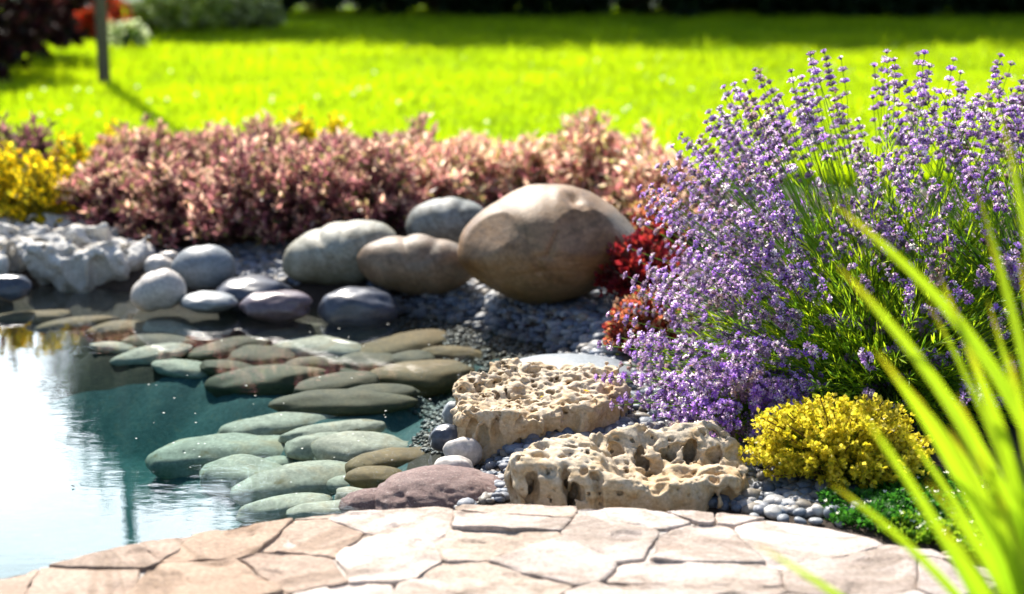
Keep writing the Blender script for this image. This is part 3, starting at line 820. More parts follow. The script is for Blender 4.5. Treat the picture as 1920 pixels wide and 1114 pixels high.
# ------------------------------------------------------------------ paving
def paving():
    zt = .12
    edge = [(-420, 1200), (-180, 1130), (0, 1082), (120, 1053), (260, 1017), (510, 977), (650, 960), (820, 949), (960, 946), (1200, 951), (1400, 966), (1560, 991), (1750, 1031), (1880, 1082), (1893, 1095)]
    near = [(1850, 1107), (-350, 1330)]
    poly = np.array([at_z(*p, zt)[:2] for p in edge + near])
    # mortar bed
    b = bmesh.new()
    c = poly.mean(0)
    vs = [b.verts.new((*(c + (p - c) * .985), zt - .010)) for p in poly]
    f = b.faces.new(vs)
    if f.normal.z < 0: f.normal_flip()
    r_ = bmesh.ops.extrude_face_region(b, geom=[f])
    for v in r_['geom']:
        if isinstance(v, bmesh.types.BMVert): v.co.z = -.05
    bmesh.ops.recalc_face_normals(b, faces=b.faces)
    me = bpy.data.meshes.new('mortar_bed'); b.to_mesh(me); b.free()
    tag(link('mortar_bed', me, M['mortar']), kind='structure')
    # seeds in a jittered brick pattern
    rg = np.random.default_rng(14)
    seeds = []
    y = 2.55; row = 0
    while y < 4.0:
        x = -2.2 + (row % 2) * .13
        while x < 1.6:
            seeds.append((x + rg.uniform(-.13, .13), y + rg.uniform(-.09, .09))); x += rg.uniform(.22, .38)
        y += .145; row += 1
    seeds = np.array(seeds)
    def clip(pl, n, d):
        o = []
        for i in range(len(pl)):
            a, bq = pl[i], pl[(i + 1) % len(pl)]
            da, db = a @ n - d, bq @ n - d
            if da <= 0: o.append(a)
            if (da < 0) != (db < 0): o.append(a + (bq - a) * (da / (da - db)))
        return o
    area = np.sum(poly[:, 0] * np.roll(poly[:, 1], -1) - np.roll(poly[:, 0], -1) * poly[:, 1])
    P2 = poly if area > 0 else poly[::-1]
    acc = Acc()
    for i, s_ in enumerate(seeds):
        pl = [s_ + np.array(v) for v in ((-.5, -.5), (.5, -.5), (.5, .5), (-.5, .5))]
        for j, s2 in enumerate(seeds):
            if i == j: continue
            n = s2 - s_; L = np.linalg.norm(n)
            if L > .9: continue
            n = n / L
            pl = clip(pl, n, (s_ + s2) @ n / 2 - rg.uniform(.0002, .003))
            if len(pl) < 3: break
        for k in range(len(P2)):
            if len(pl) < 3: break
            a, bq = P2[k], P2[(k + 1) % len(P2)]
            e = (bq - a) / np.linalg.norm(bq - a); n = np.array([e[1], -e[0]])
            pl = clip(pl, n, a @ n)
        if len(pl) < 3: continue
        pl = np.array(pl)
        ar = abs(np.sum(pl[:, 0] * np.roll(pl[:, 1], -1) - np.roll(pl[:, 0], -1) * pl[:, 1])) / 2
        if ar < .0015: continue
        # resample outline, wobble
        pts = []
        for k in range(len(pl)):
            a, bq = pl[k], pl[(k + 1) % len(pl)]
            m_ = max(1, int(np.linalg.norm(bq - a) / .012))
            for q_ in range(m_): pts.append(a + (bq - a) * q_ / m_)
        pts = np.array(pts)
        for _ in range(1): pts = .5 * pts + .25 * (np.roll(pts, 1, 0) + np.roll(pts, -1, 0))
        p3 = np.c_[pts, np.full(len(pts), i * 1.7)]
        cc = pts.mean(0)
        pts = pts + np.stack([.008 * fbm(p3, 16, 4, 3), .008 * fbm(p3, 16, 4, 9)], 1)
        n = len(pts)
        h0 = zt + rg.uniform(-.003, .004); tx, ty = rg.normal(0, .016, 2)
        rings = []; 
        def ring(f_, z_, nz_=0):
            xy_ = cc + (pts - cc) * f_
            z = z_ + (xy_ - cc) @ np.array([tx, ty])
            if nz_:
                w3 = np.c_[xy_, np.full(n, i * 2.3)]
                z = z + nz_ * fbm(w3, 16, 4, 21)
                st = vnoise(w3 * np.array([1, 1.6, 1]), 11, 40 + i)      # broken off layers
                z = z - .005 * sstep(.25, .32, st)
            return np.c_[xy_, z]
        rings.append(ring(1.0, zt - .035)); rings.append(ring(1.0, h0 - .004)); rings.append(ring(.992, h0 - .0005, .002))
        for f_ in np.linspace(.93, .06, 12): rings.append(ring(f_, h0, .0028))
        V = np.concatenate(rings + [np.array([[*cc, rings[-1][:, 2].mean()]])])
        F4 = []
        for r_ in range(len(rings) - 1):
            for k in range(n):
                F4.append((r_ * n + k, r_ * n + (k + 1) % n, (r_ + 1) * n + (k + 1) % n, (r_ + 1) * n + k))
        base = (len(rings) - 1) * n
        F3 = np.array([(base + k, base + (k + 1) % n, len(V) - 1) for k in range(n)])
        F4 = np.array(F4)
        sgn = np.sum(pts[:, 0] * np.roll(pts[:, 1], -1) - np.roll(pts[:, 0], -1) * pts[:, 1])
        if sgn < 0: F4, F3 = F4[:, ::-1], F3[:, ::-1]
        tint = np.array([(.66, .58, .53), (.72, .65, .61), (.66, .56, .48), (.70, .62, .57), (.62, .55, .51), (.74, .68, .64)][rg.integers(0, 6)]) * rg.uniform(.85, 1.05)
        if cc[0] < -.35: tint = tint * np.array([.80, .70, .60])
        nb = acc.n
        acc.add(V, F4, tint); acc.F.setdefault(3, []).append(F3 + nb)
    o = link('flagstone_paving', acc.mesh('flagstone_paving', True), M['flag'])
    tag(o, kind='structure')
paving()

# ------------------------------------------------------------------ shrubs
def shrub(name, label, cat, base, size, nshoot, nleaf, llen, cols, seed, tv=LANCE, mat='leaf', group=None, lower=.25, margin=None, innercols=None, tipcols=None, stemcol=(.10, .05, .03), updir=.55, tipfrac=.35, minel=-.12):
    """size = (rx, ry, height); shoots fan out to a lumpy dome, leaves sit along their outer part"""
    rg = np.random.default_rng(seed)
    root = empty(name, base, label, cat, group)
    d = unit(rg.normal(size=(nshoot * 3, 3)))
    d = d[d[:, 2] > minel][:nshoot]; n = len(d)
    lump = 1 + .22 * fbm(d + seed * 2.1, 1.6, 3, seed)
    rad = lump * np.where(rg.random(n) < .75, rg.uniform(.82, 1.08, n), rg.uniform(.4, .85, n))
    h = size[2]
    cz = h * lower
    tip = d * rad[:, None] * np.array([size[0], size[1], h - cz]) + np.array([0, 0, cz])
    tip[:, 2] = np.maximum(tip[:, 2], .02)
    basep = np.c_[rg.normal(0, .12 * size[0], n), rg.normal(0, .12 * size[1], n), np.zeros(n)]
    ctl = basep * .4 + tip * .55 + np.c_[np.zeros((n, 2)), .12 * h * np.ones(n)]
    L = np.linalg.norm(tip - basep, axis=1)
    acc, st = Acc(), Acc()
    step = max(1, n // 90)
    for i in range(0, n, step): tube(st, bez(basep[i], ctl[i], tip[i], 5), .006, .002, stemcol, 3)
    t = 1 - (rg.random((n, nleaf)) ** 1.3) * np.clip(.28 / L, .2, .75)[:, None]
    tt = t[..., None]
    P = (1 - tt) ** 2 * basep[:, None] + 2 * tt * (1 - tt) * ctl[:, None] + tt ** 2 * tip[:, None]
    T = unit(2 * (1 - tt) * (ctl - basep)[:, None] + 2 * tt * (tip - ctl)[:, None])
    side = unit(rg.normal(size=P.shape)); side = side - (side * T).sum(-1, keepdims=True) * T
    dirs = unit(unit(side) * .9 + T * .75 + np.array([0, 0, updir * .5]))
    P, dirs = P.reshape(-1, 3), dirs.reshape(-1, 3)
    m_ = len(P)
    C = pal(cols, m_, rg)
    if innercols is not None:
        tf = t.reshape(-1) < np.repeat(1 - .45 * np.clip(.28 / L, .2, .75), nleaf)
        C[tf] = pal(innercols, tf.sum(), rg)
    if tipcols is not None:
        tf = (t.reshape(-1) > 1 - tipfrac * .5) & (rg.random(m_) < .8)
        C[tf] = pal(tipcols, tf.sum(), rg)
    sc = llen * rg.uniform(.6, 1.15, m_)
    if margin is not None:
        C = np.repeat(C[:, None], 5, axis=1)
        C[:, 2] *= np.array(margin); C[:, 0] *= np.array(margin)
    scatter(acc, tv, LEAF_F, frames(dirs, rg) * sc[:, None, None], P, C)
    link('foliage', acc.mesh('foliage'), M[mat], root)
    link('stems', st.mesh('stems'), M['stem'], root)
    return root
PINK = [(.46, .19, .22), (.58, .31, .31), (.32, .11, .15), (.66, .42, .38), (.22, .19, .08), (.46, .24, .24), (.36, .13, .19), (.17, .18, .06), (.72, .52, .46), (.30, .28, .12)]
PINKTIP = [(.70, .38, .38), (.78, .56, .50), (.84, .70, .62), (.52, .22, .26), (.66, .30, .32), (.80, .66, .46), (.45, .42, .16)]
PURP = [(.18, .07, .10), (.25, .10, .14), (.13, .05, .07), (.30, .16, .17), (.10, .09, .04)]
def ctop(px, ytop, D): return at_y(px, ytop, D)
PB = [  # px, top y, distance, half width px, label
    (205, 300, 7.35, 85, 'pink leaved shrub behind the white limestone, next to the yellow flowers'),
    (318, 300, 7.25, 75, 'dusky pink shrub directly above the white pointed cobble'),
    (440, 280, 7.15, 95, 'low spreading pink shrub hanging over the upright grey cobble'),
    (570, 268, 7.2, 95, 'purple pink shrub right behind the long pale grey boulder'),
    (690, 268, 7.3, 95, 'rosy purple shrub between the long pale boulder and the blue grey boulder'),
    (800, 262, 7.75, 90, 'pink shrub rising behind the blue grey boulder'),
    (250, 240, 8.1, 90, 'pink shrub at the lawn edge under the shadow of the post'),
    (380, 245, 8.2, 90, 'dusky shrub at the lawn edge, left of the yellow patch in the hedge'),
    (485, 243, 8.2, 80, 'dark rose shrub at the lawn edge just left of the yellow patch in the hedge'),
    (660, 255, 8.3, 90, 'mauve shrub at the lawn edge just right of the yellow patches'),
    (770, 235, 8.1, 70, 'tallest peaked pink shrub in the middle of the hedge'),
    (880, 262, 8.0, 90, 'peach pink shrub left behind the largest boulder'),
    (990, 266, 7.9, 90, 'peach pink shrub straight behind the top of the largest boulder'),
    (1110, 232, 7.8, 80, 'pale cream and pink shrub with tall tips behind the largest boulder'),
    (1205, 262, 7.5, 75, 'cream pink shrub between the largest boulder and the lavender'),
    (1260, 300, 7.2, 60, 'pale pink shrub half hidden behind the left edge of the lavender'),
]
for k, (px, yt, D, hw, lab) in enumerate(PB):
    p = ctop(px, yt, D); hgt = p[2] - gz(p[0], D)
    rx = hw * D / FPX * 1.12
    warm = px > 780
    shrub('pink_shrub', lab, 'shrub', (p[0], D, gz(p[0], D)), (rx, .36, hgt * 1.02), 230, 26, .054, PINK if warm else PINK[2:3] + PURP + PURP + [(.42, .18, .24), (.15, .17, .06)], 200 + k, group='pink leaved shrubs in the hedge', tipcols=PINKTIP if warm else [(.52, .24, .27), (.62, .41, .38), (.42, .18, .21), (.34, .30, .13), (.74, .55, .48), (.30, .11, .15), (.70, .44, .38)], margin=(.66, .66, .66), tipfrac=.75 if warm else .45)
p = ctop(20, 245, 7.9)
shrub('purple_shrub', 'dark purple shrub at the left edge with a tall thin shoot', 'shrub', (p[0], 7.9, .1), (.34, .3, p[2] - .08), 180, 20, .06, PURP, 260)
p = ctop(8, 192, 7.6)
shrub('purple_shrub', 'tall thin dark shoot standing up against the lawn at the left edge', 'shrub', (p[0], 7.6, .1), (.07, .07, p[2] - .1), 16, 16, .055, PURP + [(.10, .12, .03)], 261)
YEL = [(.78, .58, .01), (.85, .66, .03), (.66, .48, .01), (.40, .36, .02)]
YG = [(.22, .20, .02), (.16, .18, .02), (.30, .24, .02)]
for k, (px, yt, D, hw, lab) in enumerate([(80, 295, 7.25, 72, 'largest clump of yellow flowers, above the white limestone'), (8, 275, 7.35, 34, 'yellow flowers cut off by the left edge'), (140, 262, 7.9, 48, 'yellow flowers against the lawn behind the largest yellow clump'),
                                          (205, 240, 8.5, 26, 'yellow flowers at the lawn edge next to the post shadow'), (562, 218, 8.7, 34, 'yellow flowers peeping over the middle of the pink hedge'), (628, 224, 8.7, 24, 'smallest yellow flower patch, peeping over the hedge right of another')]):
    p = ctop(px, yt, D)
    shrub('yellow_flower_clump', lab, 'plant', (p[0], D, .09), (hw * D / FPX * 1.1, .2, p[2] - .08), 130, 18, .034, YG, 280 + k, tv=OVAL, mat='petal', group='yellow flower clumps in the border', tipcols=YEL, tipfrac=.9, stemcol=(.15, .14, .02))
RED = [(.20, .012, .025), (.28, .02, .03), (.13, .01, .02), (.35, .04, .03)]
ORED = [(.38, .075, .05), (.48, .16, .09), (.28, .035, .035), (.55, .34, .22), (.24, .15, .06)]
p = ctop(1225, 380, 6.2)
shrub('red_shrub', 'orange red shrub in sun right behind the largest boulder', 'shrub', (p[0] + .03, 6.35, .1), (.13, .13, p[2] - .09), 120, 22, .03, ORED + RED[:2], 300, tv=OVAL, tipcols=ORED)
p = ctop(1205, 440, 5.9)
shrub('red_shrub', 'dark crimson shrub beside the right end of the largest boulder', 'shrub', (p[0], 5.85, .08), (.17, .16, p[2] - .06), 170, 22, .028, RED, 301, tv=OVAL, tipcols=RED[1:])
p = ctop(1225, 525, 5.35)
shrub('red_shrub', 'orange red low plant at the gravel edge under the lavender', 'shrub', (p[0], 5.3, .07), (.15, .14, p[2] - .06), 140, 20, .026, ORED + [(.2, .12, .03)], 302, tv=OVAL, tipcols=ORED)
p = ctop(1150, 598, 5.25)
shrub('red_shrub', 'smallest red sprig leaning out over the blue gravel', 'shrub', (p[0] + .02, 5.25, .06), (.055, .06, max(.1, p[2] - .05)), 34, 16, .022, ORED + RED[1:2], 303, tv=OVAL, tipcols=ORED)

# golden bush at the front
GOLD = [(.52, .46, .03), (.60, .52, .04), (.42, .40, .03), (.32, .34, .03), (.66, .56, .08)]
p = at_y(1580, 765, 4.0)
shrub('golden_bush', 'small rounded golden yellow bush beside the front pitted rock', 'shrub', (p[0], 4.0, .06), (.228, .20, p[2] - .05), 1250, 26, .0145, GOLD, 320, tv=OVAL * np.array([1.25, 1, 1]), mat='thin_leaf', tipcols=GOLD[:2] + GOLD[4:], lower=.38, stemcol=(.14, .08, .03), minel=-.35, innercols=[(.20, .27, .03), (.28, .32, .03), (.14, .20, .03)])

# ground cover mats
def mat_plant(name, label, pts, z, n, cols, llen, seed, hgt, flower=0):
    rg = np.random.default_rng(seed)
    poly = np.array([at_z(*p, z)[:2] for p in pts])
    lo, up = poly.min(0), poly.max(0)
    xy = lo + rg.random((n * 3, 2)) * (up - lo)
    ins = np.zeros(len(xy), bool)
    for i in range(len(poly)):
        a, b = poly[i], poly[(i + 1) % len(poly)]
        ins ^= ((a[1] > xy[:, 1]) != (b[1] > xy[:, 1])) & (xy[:, 0] < (b[0] - a[0]) * (xy[:, 1] - a[1]) / (b[1] - a[1] + 1e-12) + a[0])
    xy = xy[ins][:n]; n = len(xy)
    lump = .55 + .45 * fbm(np.c_[xy, np.zeros(n)], 14, 3, seed)
    P = np.c_[xy, ground_z(xy) + hgt * np.clip(lump, .15, 1.2) * rg.random(n) ** .5]
    d = unit(np.c_[rg.normal(size=(n, 2)), .4 + .5 * rg.random(n)])
    acc = Acc()
    scatter(acc, OVAL, LEAF_F, frames(d, rg) * (llen * rg.uniform(.6, 1.2, n))[:, None, None], P, pal(cols, n, rg))
    if flower:
        k = rg.integers(0, n, flower)
        for a in range(4):
            d2 = unit(np.c_[rg.normal(size=(flower, 2)), .8 * np.ones(flower)])
            scatter(acc, OVAL, LEAF_F, frames(d2, rg) * .009, P[k] + np.array([0, 0, .012]), np.full((flower, 3), .8))
    o = link(name, acc.mesh(name), M['thin_leaf'])
    tag(o, label, 'ground cover', kind='stuff')
mat_plant('ground_cover', 'dense dark green mat between the golden bush and the paving', [(1535, 940), (1600, 900), (1760, 900), (1900, 930), (1960, 1000), (1770, 1010), (1640, 1000), (1560, 978)], .08, 9000, [(.03, .12, .012), (.04, .16, .02), (.06, .20, .02)], .016, 400, .05, 40)
mat_plant('ground_cover', 'light green mat with tiny white flowers along the right paving edge', [(1640, 1004), (1720, 990), (1800, 1010), (1960, 1000), (2100, 1080), (2000, 1140), (1900, 1085), (1760, 1034)], .08, 8000, [(.10, .22, .015), (.16, .28, .02), (.20, .30, .02)], .018, 401, .05, 130)

# ------------------------------------------------------------------ lavender
CAL = [(.22, .14, .27), (.30, .21, .36), (.14, .10, .17), (.34, .27, .36)]
COR = [(.56, .36, .86), (.44, .24, .77), (.70, .54, .90), (.36, .16, .68), (.88, .82, .95)]
def floret_template():
    v, f = [], []
    k = 4; r0, r1 = .0012, .0026
    for z_, r_ in ((0, r0), (.0075, r1)):
        for j in range(k):
            a = 2 * math.pi * j / k; v.append((r_ * math.cos(a), z_, r_ * math.sin(a)))
    for j in range(k): f.append((j, (j + 1) % k, k + (j + 1) % k, k + j))
    nc = len(v)
    for j in range(4):
        a = math.pi / 2 * j + .4; ca, sa = math.cos(a), math.sin(a)
        for rad, yy, wdt in ((.0008, .0072, .001), (.0060, .0108, .0025)):
            for s_ in (-1, 1): v.append((rad * ca - s_ * wdt * sa, yy, rad * sa + s_ * wdt * ca))
        b = nc + 4 * j; f.append((b, b + 1, b + 3, b + 2))
    return np.array(v), np.array(f), nc
FLV, FLF, FNC = floret_template()
def add_spike(acc, pts, L, rg, fresh, scale=1.0):
    """stem along pts, whorls of florets over its last L metres"""
    tube(acc, pts, .0019, .0012, (.20, .33, .06), 3)
    seg = np.linalg.norm(np.diff(pts, axis=0), axis=1); cum = np.r_[0, np.cumsum(seg)]
    tot = cum[-1]
    nw = max(3, int(L / rg.uniform(.016, .026)))
    s_ = L * np.linspace(0, 1, nw) ** rg.uniform(.8, 1.1)
    if rg.random() < .6: s_[0] -= rg.uniform(.012, .03)
    pos, dirs, sc, whit = [], [], [], []
    for w_ in range(nw):
        u = np.clip(tot - L + s_[w_], 0, tot)
        c = np.array([np.interp(u, cum, pts[:, q]) for q in range(3)])
        u2 = min(u + .01, tot); u1 = u2 - .02
        t_ = np.array([np.interp(u2, cum, pts[:, q]) - np.interp(u1, cum, pts[:, q]) for q in range(3)])
        t_ = t_ / (np.linalg.norm(t_) + 1e-9)
        nf = int(rg.integers(5, 10)) if w_ < nw - 1 else 5
        r = rg.normal(size=(nf, 3)); r -= (r @ t_)[:, None] * t_
        d = unit(unit(r) * (1.0 if w_ < nw - 1 else .5) + t_ * .75)
        pos.append(c + .001 * r); dirs.append(d)
        sc.append(np.full(nf, scale * rg.uniform(.85, 1.15) * (1 if w_ < nw - 1 else .85)))
    pos, dirs, sc = np.concatenate(pos), np.concatenate(dirs), np.concatenate(sc)
    n = len(pos)
    C = np.zeros((n, len(FLV), 3))
    C[:, :FNC] = pal(CAL, n, rg)[:, None]
    cc = pal(COR, n, rg)
    shut = rg.random(n) > fresh
    cc[shut] = pal(CAL, shut.sum(), rg) * 1.3
    if rg.random() < .10: C[:, :FNC] *= np.array([1.1, 1.0, .55]); cc = cc * .3 + np.array([.22, .15, .13])
    C[:, FNC:] = cc[:, None]
    scatter(acc, FLV, FLF, frames(dirs, rg) * (sc[:, None, None] * 1.36), pos, C)
def lavender(label, base, n, size, seed, lean=(0, 0), nleaf=7000, fol=.60, fresh=.7, elmin=0.02, front=.0, box=.82):
    rg = np.random.default_rng(seed)
    base = np.array(base, float)
    root = empty('lavender_plant', base, label, 'lavender', 'lavender plants beside the gravel')
    d = unit(rg.normal(size=(n * 4, 3)))
    d = d[(d[:, 2] > elmin) & ~((d[:, 1] < -.1) & (d[:, 0] > -.35) & (rg.random(len(d)) < front))][:n]; n = len(d)
    d = np.sign(d) * np.abs(d) ** box
    rad = rg.uniform(.80, 1.04, n) * (1 + .07 * fbm(d + seed, 1.7, 2, seed))
    tip = d * rad[:, None] * np.array(size) + np.array([*lean, 0]) * (d[:, 2:3] * .5 + .5)
    tip[:, 2] = np.maximum(tip[:, 2], .05)
    b0 = np.c_[rg.normal(0, .06, n), rg.normal(0, .06, n), np.zeros(n)]
    ctl = b0 + (tip - b0) * np.array([.50, .50, .46]) + np.c_[np.zeros((n, 2)), .03 * np.ones(n)]
    world = tip + base
    # nearest that fall inside the view
    cdep = world[:, 1] * CP - (world[:, 2] - CAMH) * SP
    px = 960 + FPX * world[:, 0] / cdep
    score = world[:, 1] + np.where(px > 1925, 50, 0)
    order = np.argsort(score)
    single = set(order[:100].tolist())
    rest = Acc()
    for i in range(n):
        pts = bez(b0[i], ctl[i], tip[i], 9)
        pts[1:-1] += rg.normal(0, .003, (7, 3))
        L = rg.uniform(.05, .135)
        fr = fresh * rg.uniform(.4, 1.25)
        if i in single:
            a = Acc(); add_spike(a, pts, L, rg, fr); link('flower_spike', a.mesh('flower_spike'), M['petal'], root)
        else: add_spike(rest, pts, L, rg, fr)
    if rest.n:
        tag(link('flower_spikes', rest.mesh('flower_spikes'), M['petal'], root), kind='stuff')
    # narrow leaves on shoots inside the dome
    ns = nleaf // 22
    ds = unit(rg.normal(size=(ns * 4, 3))); ds = ds[ds[:, 2] > 0][:ns]; ns = len(ds)
    tp = ds * (rg.uniform(.45, 1.05, ns) * fol * np.where((ds[:, 1] < -.1) & (ds[:, 0] > -.4), 1.22, 1))[:, None] * np.array(size) + np.array([*lean, 0]) * .5
    bs = np.c_[rg.normal(0, .06, (ns, 2)), np.zeros(ns)]
    t = rg.uniform(.35, 1.0, (ns, 22, 1))
    cs = bs * .5 + tp * .5 + np.array([0, 0, .06])
    P = (1 - t) ** 2 * bs[:, None] + 2 * t * (1 - t) * cs[:, None] + t * t * tp[:, None]
    T = unit(2 * (1 - t) * (cs - bs)[:, None] + 2 * t * (tp - cs)[:, None])
    dr = unit(T + .55 * unit(rg.normal(size=P.shape)) + np.array([0, 0, .15]))
    P, dr = P.reshape(-1, 3), dr.reshape(-1, 3); m_ = len(P)
    acc = Acc()
    scatter(acc, LINEAR * np.array([1.1, 1, 1]), LEAF_F, frames(dr, rg) * rg.uniform(.035, .07, m_)[:, None, None], P, pal([(.22, .37, .015), (.32, .46, .015), (.13, .26, .02), (.40, .50, .02)], m_, rg))
    for i in range(ns):
        if i % 2 == 0: tube(acc, bez(bs[i], cs[i], tp[i], 4), .003, .0015, (.10, .16, .04), 3)
    link('foliage', acc.mesh('foliage'), M['thin_leaf'], root)
    return root
lavender('tall main lavender plant leaning left, full of violet spikes', (1.22, 4.95, .08), 560, (.74, .60, 1.0), 501, (-.12, -.02), 12000, .72, front=.93, box=.70)
lavender('lavender plant at the right edge with the tallest spikes', (1.72, 4.80, .08), 330, (.72, .62, 1.06), 502, (-.08, 0), 13000, .78, front=.93)
lavender('lower lavender plant arching over the gravel towards the pitted rock', (1.12, 4.62, .08), 250, (.88, .55, .56), 503, (-.06, -.05), 14000, .82, front=.80)
lavender('small deep violet lavender clump between the pitted rock and the golden bush', (.66, 4.38, .07), 210, (.26, .24, .25), 504, (-.02, -.02), 1600, .5, 1.3)

# ------------------------------------------------------------------ foreground leaf blades
def blades():
    base = np.array([.93, 2.42, .09])
    root = empty('iris_plant', base, 'blurred clump of long bright green strap leaves in the near right corner', 'plant')
    B = [((1555, 378), (1810, 620), 2.55, .016), ((1568, 497), (1790, 770), 2.35, .017), ((1876, 205), (1925, 440), 2.55, .013), ((1762, 520), (1855, 760), 2.5, .018), ((1845, 425), (1900, 600), 2.6, .013),
         ((1640, 655), (1780, 860), 2.3, .015), ((1608, 765), (1740, 960), 2.25, .014), ((1555, 905), (1720, 1040), 2.3, .011), ((1757, 985), (1850, 1110), 2.1, .016), ((1415, 1020), (1560, 1110), 2.2, .010),
         ((1660, 600), (1800, 800), 2.55, .012), ((1830, 840), (1885, 980), 2.2, .018), ((1700, 720), (1840, 930), 2.45, .013), ((1810, 640), (1880, 820), 2.3, .017), ((1890, 660), (1930, 850), 2.2, .018), ((1790, 740), (1880, 940), 2.2, .013),
         ((1735, 560), (1850, 790), 2.6, .010), ((1690, 800), (1815, 985), 2.4, .010), ((1775, 800), (1880, 1010), 2.35, .011), ((1850, 560), (1920, 800), 2.5, .010), ((1735, 900), (1850, 1060), 2.2, .010), ((1820, 330), (1895, 560), 2.7, .008),
         ((1910, 480), (1950, 700), 2.4, .014), ((1870, 920), (1920, 1060), 2.1, .016), ((2010, 420), (2010, 700), 2.4, .016), ((2100, 600), (2060, 800), 2.3, .016)]
    rg = np.random.default_rng(9)
    for tip, mid, D, wd in B:
        T = at_y(*tip, D); Q = at_y(*mid, D * .6 + 2.42 * .4)
        b = base + np.array([rg.normal(0, .035), rg.normal(0, .035), -.02])
        # quadratic through mid at t=.55
        tm = float(np.clip(1 - ((Q - T) @ (b - T)) / ((b - T) @ (b - T)), .45, .9))
        ctl = (Q - (1 - tm) ** 2 * b - tm * tm * T) / (2 * tm * (1 - tm))
        n = 22
        pts = bez(b, ctl, T, n)
        tg = unit(np.gradient(pts, axis=0))
        sd_ = unit(np.cross(tg, np.array([.25 + .3 * rg.normal(), -1.0, .2])))
        nr = np.cross(sd_, tg)
        u = np.linspace(0, 1, n)
        wdt = wd * np.clip(np.minimum(1, .55 + u * 1.2) * (1 - u ** 5) ** .8 * (1 - .25 * u), .02, 1) * .88
        V = np.stack([pts - sd_ * wdt[:, None], pts - nr * wdt[:, None] * .45, pts + sd_ * wdt[:, None]], 1).reshape(-1, 3)
        F = []
        for i in range(n - 1):
            for j in range(2): F.append((i * 3 + j, i * 3 + j + 1, i * 3 + j + 4, i * 3 + j + 3))
        a = Acc()
        c0 = np.array([.15, .31, .012]); c1 = np.array([.34, .43, .012])
        cc = (c0 + (c1 - c0) * (u ** 1.0)[:, None]) * rg.uniform(.85, 1.1)
        cc[-2:] = cc[-2:] * np.array([1.0, .7, 1.0])
        cv = np.repeat(cc, 3, axis=0).reshape(n, 3, 3); cv[:, 1] *= np.array([.72, .82, .8])
        a.add(V - base, np.array(F), cv.reshape(-1, 3))
        link('leaf_blade', a.mesh('leaf_blade', True), M['thin_leaf'], root)
blades()

# ------------------------------------------------------------------ lawn background: post, shrubs, trees
def post():
    p = at_z(196, 160, .11)
    acc = Acc()
    b = bmesh.new()
    n = 12; hgt = 4.1
    rings = []
    for z, r in ((-.1, .058), (0, .056), (.6, .055), (1.4, .054), (2.2, .053), (3.1, .052), (hgt - .02, .050), (hgt, .044)):
        rings.append([b.verts.new((r * math.cos(2 * math.pi * k / n) + .006 * math.sin(z * 2), r * math.sin(2 * math.pi * k / n), z)) for k in range(n)])
    for i in range(len(rings) - 1):
        for k in range(n): b.faces.new((rings[i][k], rings[i][(k + 1) % n], rings[i + 1][(k + 1) % n], rings[i + 1][k]))
    b.faces.new(rings[-1])
    for f in b.faces: f.smooth = True
    me = bpy.data.meshes.new('wooden_post'); b.to_mesh(me); b.free()
    tag(link('wooden_post', me, M['post_wood'], loc=(p[0], p[1], gz(p[0], p[1]))), 'round brown wooden post standing on the lawn, casting a thin shadow', 'post')
post()
def bgshrub(name, label, cat, px, ytop, D, hw, cols, llen, seed, n=170, nl=26, tip=None, group=None, tv=OVAL, ry=None):
    p = at_y(px, ytop, D)
    shrub(name, label, cat, (p[0], D, gz(p[0], D)), (hw * D / FPX, ry or hw * D / FPX, max(.15, p[2] - gz(p[0], D))), n, nl, llen, cols, seed, tv=tv, mat='dark_leaf', tipcols=tip, group=group)
DKRED = [(.035, .012, .016), (.055, .018, .022), (.02, .012, .012), (.09, .02, .025)]
def bigshrub(label, x, y, rx, h, cols, seed, n=260, nl=30, llen=.11, tip=None, name='dark_shrub', group=None, mat='dark_leaf', tipfrac=.35):
    shrub(name, label, 'shrub', (x, y, gz(x, y)), (rx, rx, h), n, nl, llen, cols, seed, tv=OVAL, mat=mat, tipcols=tip, group=group, minel=-.75, lower=.45, tipfrac=tipfrac)
bigshrub('dark purple red bush in the top left corner', -5.05, 14.3, 1.0, 1.5, DKRED, 600, tip=None)
bigshrub('dark maroon bush behind the corner bush, left of the wooden post', -5.15, 16.3, .95, 1.5, DKRED, 601)
GRNB = [(.03, .07, .012), (.045, .10, .015), (.02, .045, .01)]
bigshrub('bush with orange red flowers straight behind the wooden post', -4.98, 19.4, .42, .52, GRNB, 602, 150, 22, .09, tip=[(.75, .10, .03), (.8, .2, .10)], tipfrac=.9, name='flowering_shrub', mat='petal')
bigshrub('yellow green bush in dappled light right of the post', -4.25, 20.4, .62, .55, [(.16, .26, .02), (.24, .34, .03)], 603, 200, 24, .09, tip=[(.35, .40, .08), (.3, .36, .03), (.6, .6, .35)], tipfrac=.8, name='green_shrub', mat='thin_leaf')
bigshrub('olive bush at the top edge above the shaded lawn', -3.5, 21.0, .5, .5, [(.14, .20, .02), (.07, .12, .015)], 604, 200, 24, .09, tip=[(.30, .34, .06), (.5, .5, .3)], tipfrac=.8, name='green_shrub', mat='thin_leaf')
bigshrub('small white flowering plant on the lawn right of the post', -4.25, 17.9, .24, .32, [(.08, .15, .03), (.12, .2, .04)], 605, 90, 16, .05, tip=[(.75, .78, .7), (.7, .75, .5)], name='white_flower_plant', mat='petal')
for k in range(15):
    bigshrub('dark evergreen bush in the unbroken low row at the back of the lawn', -2.9 + k * 1.0, 24.4 + .3 * math.sin(k * 2.1), 1.15, 1.5 + .25 * math.sin(k * 1.7), [(.012, .03, .008), (.02, .045, .01), (.008, .02, .006)], 620 + k, 300, 30, .16, name='evergreen_shrub', group='dark evergreen bushes behind the lawn')

